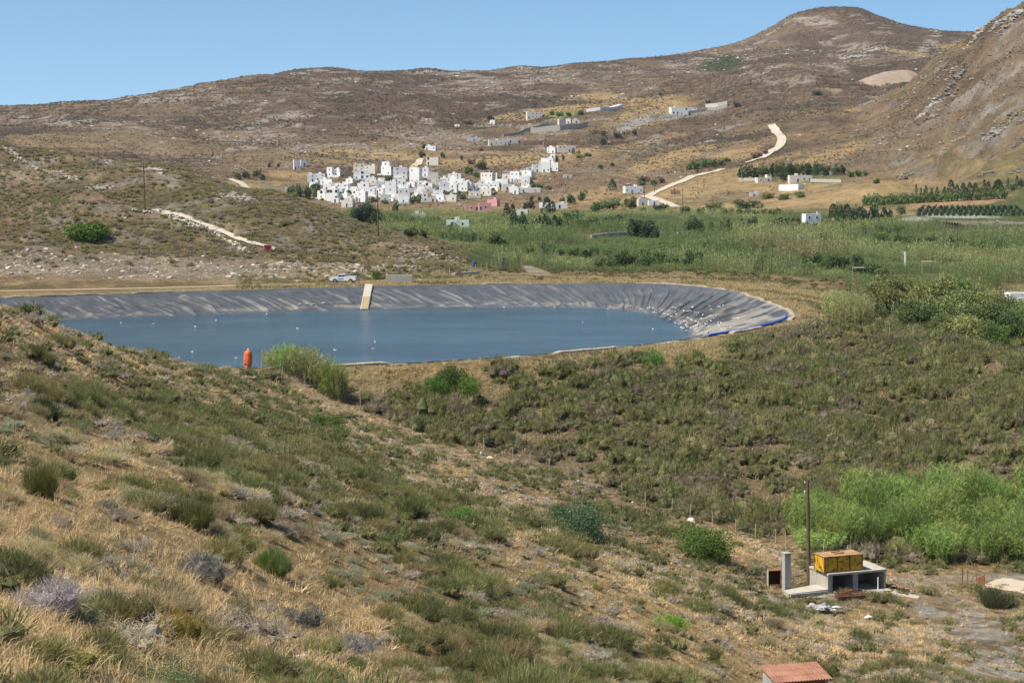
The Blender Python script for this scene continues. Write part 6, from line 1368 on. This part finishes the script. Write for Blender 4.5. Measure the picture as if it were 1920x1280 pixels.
# ---------------------------------------------------------------- rock outcrops and stone walls
def outcrop(px, py, wpx, hpx, col, label, dmin, dmax, n=40, seed=0, slope=0.0, cat='rock outcrop'):
    r = np.random.default_rng(seed); g = at(px, py, dmin, dmax); s = wpx*g.y/F/2; hs = hpx*g.y/F; n_ = n
    x = r.uniform(-1, 1, n_)*s; y = r.normal(0, .35, n_)*s; X = g.x+x; Y = g.y+y-x*slope; sc = r.uniform(.35, 1.0, n_)*hs*(1-.5*np.abs(x/s))
    pos = np.column_stack([X, Y, gz(X, Y)+sc*r.uniform(-.1, .25, n_)])-np.array(g[:]); cc = np.tile(col, (n_, 1))*r.uniform(.75, 1.2, (n_, 1))
    me = merge(RKD, r.integers(0, 8, n_), pos, np.stack([sc*r.uniform(.8, 1.6, n_), sc, sc*r.uniform(.5, .9, n_)], -1), r.uniform(0, 6.28, n_), cc, cc, 'rock_outcrop', MR)
    o = link('rock_outcrop', me); o.location = g; tag(o, label, cat); return o
gc = (.40, .37, .33)
outcrop(293, 320, 72, 9, gc, 'jagged grey crag on the crest of the left hill', 372, 520, 70, 1)
outcrop(187, 352, 60, 7, gc, 'grey rocks behind the bare patch on the left hill', 372, 520, 50, 2); outcrop(190, 302, 60, 4, gc, 'grey rocks along the crest of the left hill', 372, 520, 50, 3); outcrop(120, 283, 70, 3, gc, 'low rocks at the far left of the hill crest', 372, 520, 40, 4)
outcrop(440, 370, 80, 7, (.36,.31,.27), 'broken rocks along the right shoulder of the left hill', 372, 520, 150, 5); outcrop(800, 478, 150, 6, (.32,.27,.22), 'dark layered rock face above the road, right of the pickup', 360, 430, 150, 6, -.1); outcrop(750, 500, 80, 7, (.30,.25,.21), 'dark rock bank above the concrete trough', 355, 420, 80, 7)
outcrop(670, 505, 90, 6, (.34,.28,.22), 'rock bank directly behind the pickup', 350, 420, 80, 8)
for k, (a, b1, w2, h2, sl, lb) in enumerate([(600,131,90,5,0,'rocky crown of the hill left of centre on the skyline'),(560,137,40,4,0,'rocks on the left shoulder of the skyline crown'),(800,133,40,4,0,'small rocky bump on the middle skyline'),(850,137,30,3,0,'low rocks right of the middle skyline bump'),(985,127,40,3,0,'rocky rise on the skyline right of centre'),
   (1300,95,24,4,0,'little rocky tip on the skyline left of the peak'),(1600,104,80,9,.3,'pale crag below the saddle left of the quarry'),(1640,92,50,6,.3,'pale rocks at the top right of the crag below the saddle'),(1795,142,34,9,0,'dark boulder pile on the flank of the right hill'),(1775,168,40,7,0,'pale rocks below the dark boulder pile'),(1750,195,36,8,0,'pale rock rib running down the right hill'),(1728,215,24,6,0,'foot of the pale rock rib on the right hill'),
   (1840,55,60,9,0,'rocky ridge end where the right hill meets the sky'),(1880,35,50,9,0,'rocks on the skyline of the right hill'),(1910,20,30,10,0,'topmost rocks of the right hill'),(1530,35,60,4,0,'rock band just below the flat peak'),(1385,234,30,5,0,'dark boulder group on the right slope above the road'),(1340,240,50,4,0,'pale rocks left of the dark boulder group'),(1680,190,20,4,0,'lone dark rock in the saddle field'),(800,160,30,5,0,'dark boulders below the middle skyline'),
   (915,155,40,4,0,'dark boulders right of the middle skyline bump'),(640,172,30,4,0,'pale rocks below the rocky crown'),(430,185,60,3,0,'pale rocks on the long left ridge'),(200,240,50,4,0,'grey rocks on the lower left mountainside'),(1860,250,50,8,0,'pale slabs on the lower right hill'),(1790,262,50,5,0,'scattered slabs left of the lower right hill'),(985,180,26,4,0,'dark rock cluster above the high cream house'),(1325,265,40,4,0,'pale rocks beside the bright green trees')]):
    outcrop(a, b1+h2*.5, min(w2, 54), max(h2, 4.5), (.20,.18,.165) if 'dark' in lb else (.31,.275,.24), lb, 950, 3200, 60, 20+k)
qr = random.Random(88); qn = 0; qs = []
for k in range(300):
    a = qr.uniform(1660, 1925); y = qr.uniform(30, 330); edge = 14+max(0, 1920-a)*.60 if a > 1800 else 85+(1800-a)*.75
    if y < edge+12 or len(qs) >= 17: continue
    qs.append((a, y))
qs.sort()
for k, (a, y) in enumerate(qs): outcrop(a, y+3, qr.uniform(18, 46), qr.uniform(4, 9), qr.choice([(.21,.175,.14),(.18,.15,.12),(.24,.20,.16)]), 'rugged rock outcrop on the right hill, %s from the left' % ordinal(k+1), 950, 1600, 34, 160+k, qr.uniform(-.4, .6))
def stone_wall(pts, label, dmin, dmax, seed, sz=.28, h=.7):
    r = np.random.default_rng(seed); P_ = np.array([at(a, b1, dmin, dmax)[:] for a, b1 in pts]); sg = np.hypot(*np.diff(P_[:, :2], axis=0).T); cum = np.concatenate([[0], np.cumsum(sg)]); n = int(cum[-1]*7)
    q = r.uniform(0, cum[-1], n); X = np.interp(q, cum, P_[:, 0])+r.normal(0, .35, n); Y = np.interp(q, cum, P_[:, 1])+r.normal(0, .35, n); sc = r.uniform(.5, 1.3, n)*sz; pos = np.column_stack([X, Y, gz(X, Y)+r.uniform(-.05, 1, n)**1.5*h*(fbm(q/6, q*0, seed, 2)+.1)])
    cc = np.array([(.52,.46,.38)])*r.uniform(.75, 1.2, (n, 1)); o0 = P_[0]; me = merge(rk_t, r.integers(0, 6, n), pos-o0, np.stack([sc*1.3, sc, sc*.75], -1), r.uniform(0, 6, n), cc, cc, 'stone_wall', MR); o = link('stone_wall', me); o.location = o0; tag(o, label, 'wall')
stone_wall([(4,278),(35,297),(60,312),(75,318),(110,326),(148,334)], 'tumbled dry stone wall climbing the far left hill', 372, 520, 61, .42, .9); stone_wall([(250,395),(300,397),(330,410),(370,428),(400,437),(440,458),(465,476)], 'dry stone wall along the lower side of the hill path', 372, 520, 62, .4, .8)
stone_wall([(1320,985),(1375,1000),(1430,1030),(1490,1060)], 'line of loose pale stones running to the rusty cabinet', 120, 170, 63, .12, .2)
# quarry spoil
g = at(1685, 150, 1700, 2100); o = MB(); V = [(0, 0, 34)]; nq = 28
prof_ = [(0, 30), (25, 27), (60, 4), (90, -14)]
o.lathe([(0.1, 30), (24, 27.5), (55, 8), (90, -16)], nq)
o.v = [(x*(1+.35*math.sin(2.1*math.atan2(y, x)+1)+.12*math.sin(7*math.atan2(y, x))), y, z+3*math.sin(x*.11)) for x, y, z in o.v]
oo = o.build('spoil_heap', solid('quarry_spoil', (.27, .23, .185), 1, .3, .08, 0, (.32, .22, .15), sc2=.02), smooth=True); oo.location = g-Vector((0, 0, 2)); oo.scale = (.52, .4, .42); oo.rotation_euler = (0, 0, .3); tag(oo, 'pale conical heap of quarry spoil in the saddle', 'spoil heap')

# ---------------------------------------------------------------- the air
hb = MB().box(-8200, 8200, -80, 8900, -32, ZC+190)
hm = bpy.data.materials.new('air'); hm.use_nodes = True; nt = hm.node_tree; nt.nodes.remove(nt.nodes['Principled BSDF'])
pv = nt.nodes.new('ShaderNodeVolumePrincipled'); pv.inputs['Color'].default_value = (.80, .88, 1, 1); pv.inputs['Density'].default_value = 0.00003; pv.inputs['Anisotropy'].default_value = .2
nt.links.new(pv.outputs[0], nt.nodes['Material Output'].inputs['Volume'])
tag(hb.build('haze', hm), kind='stuff')
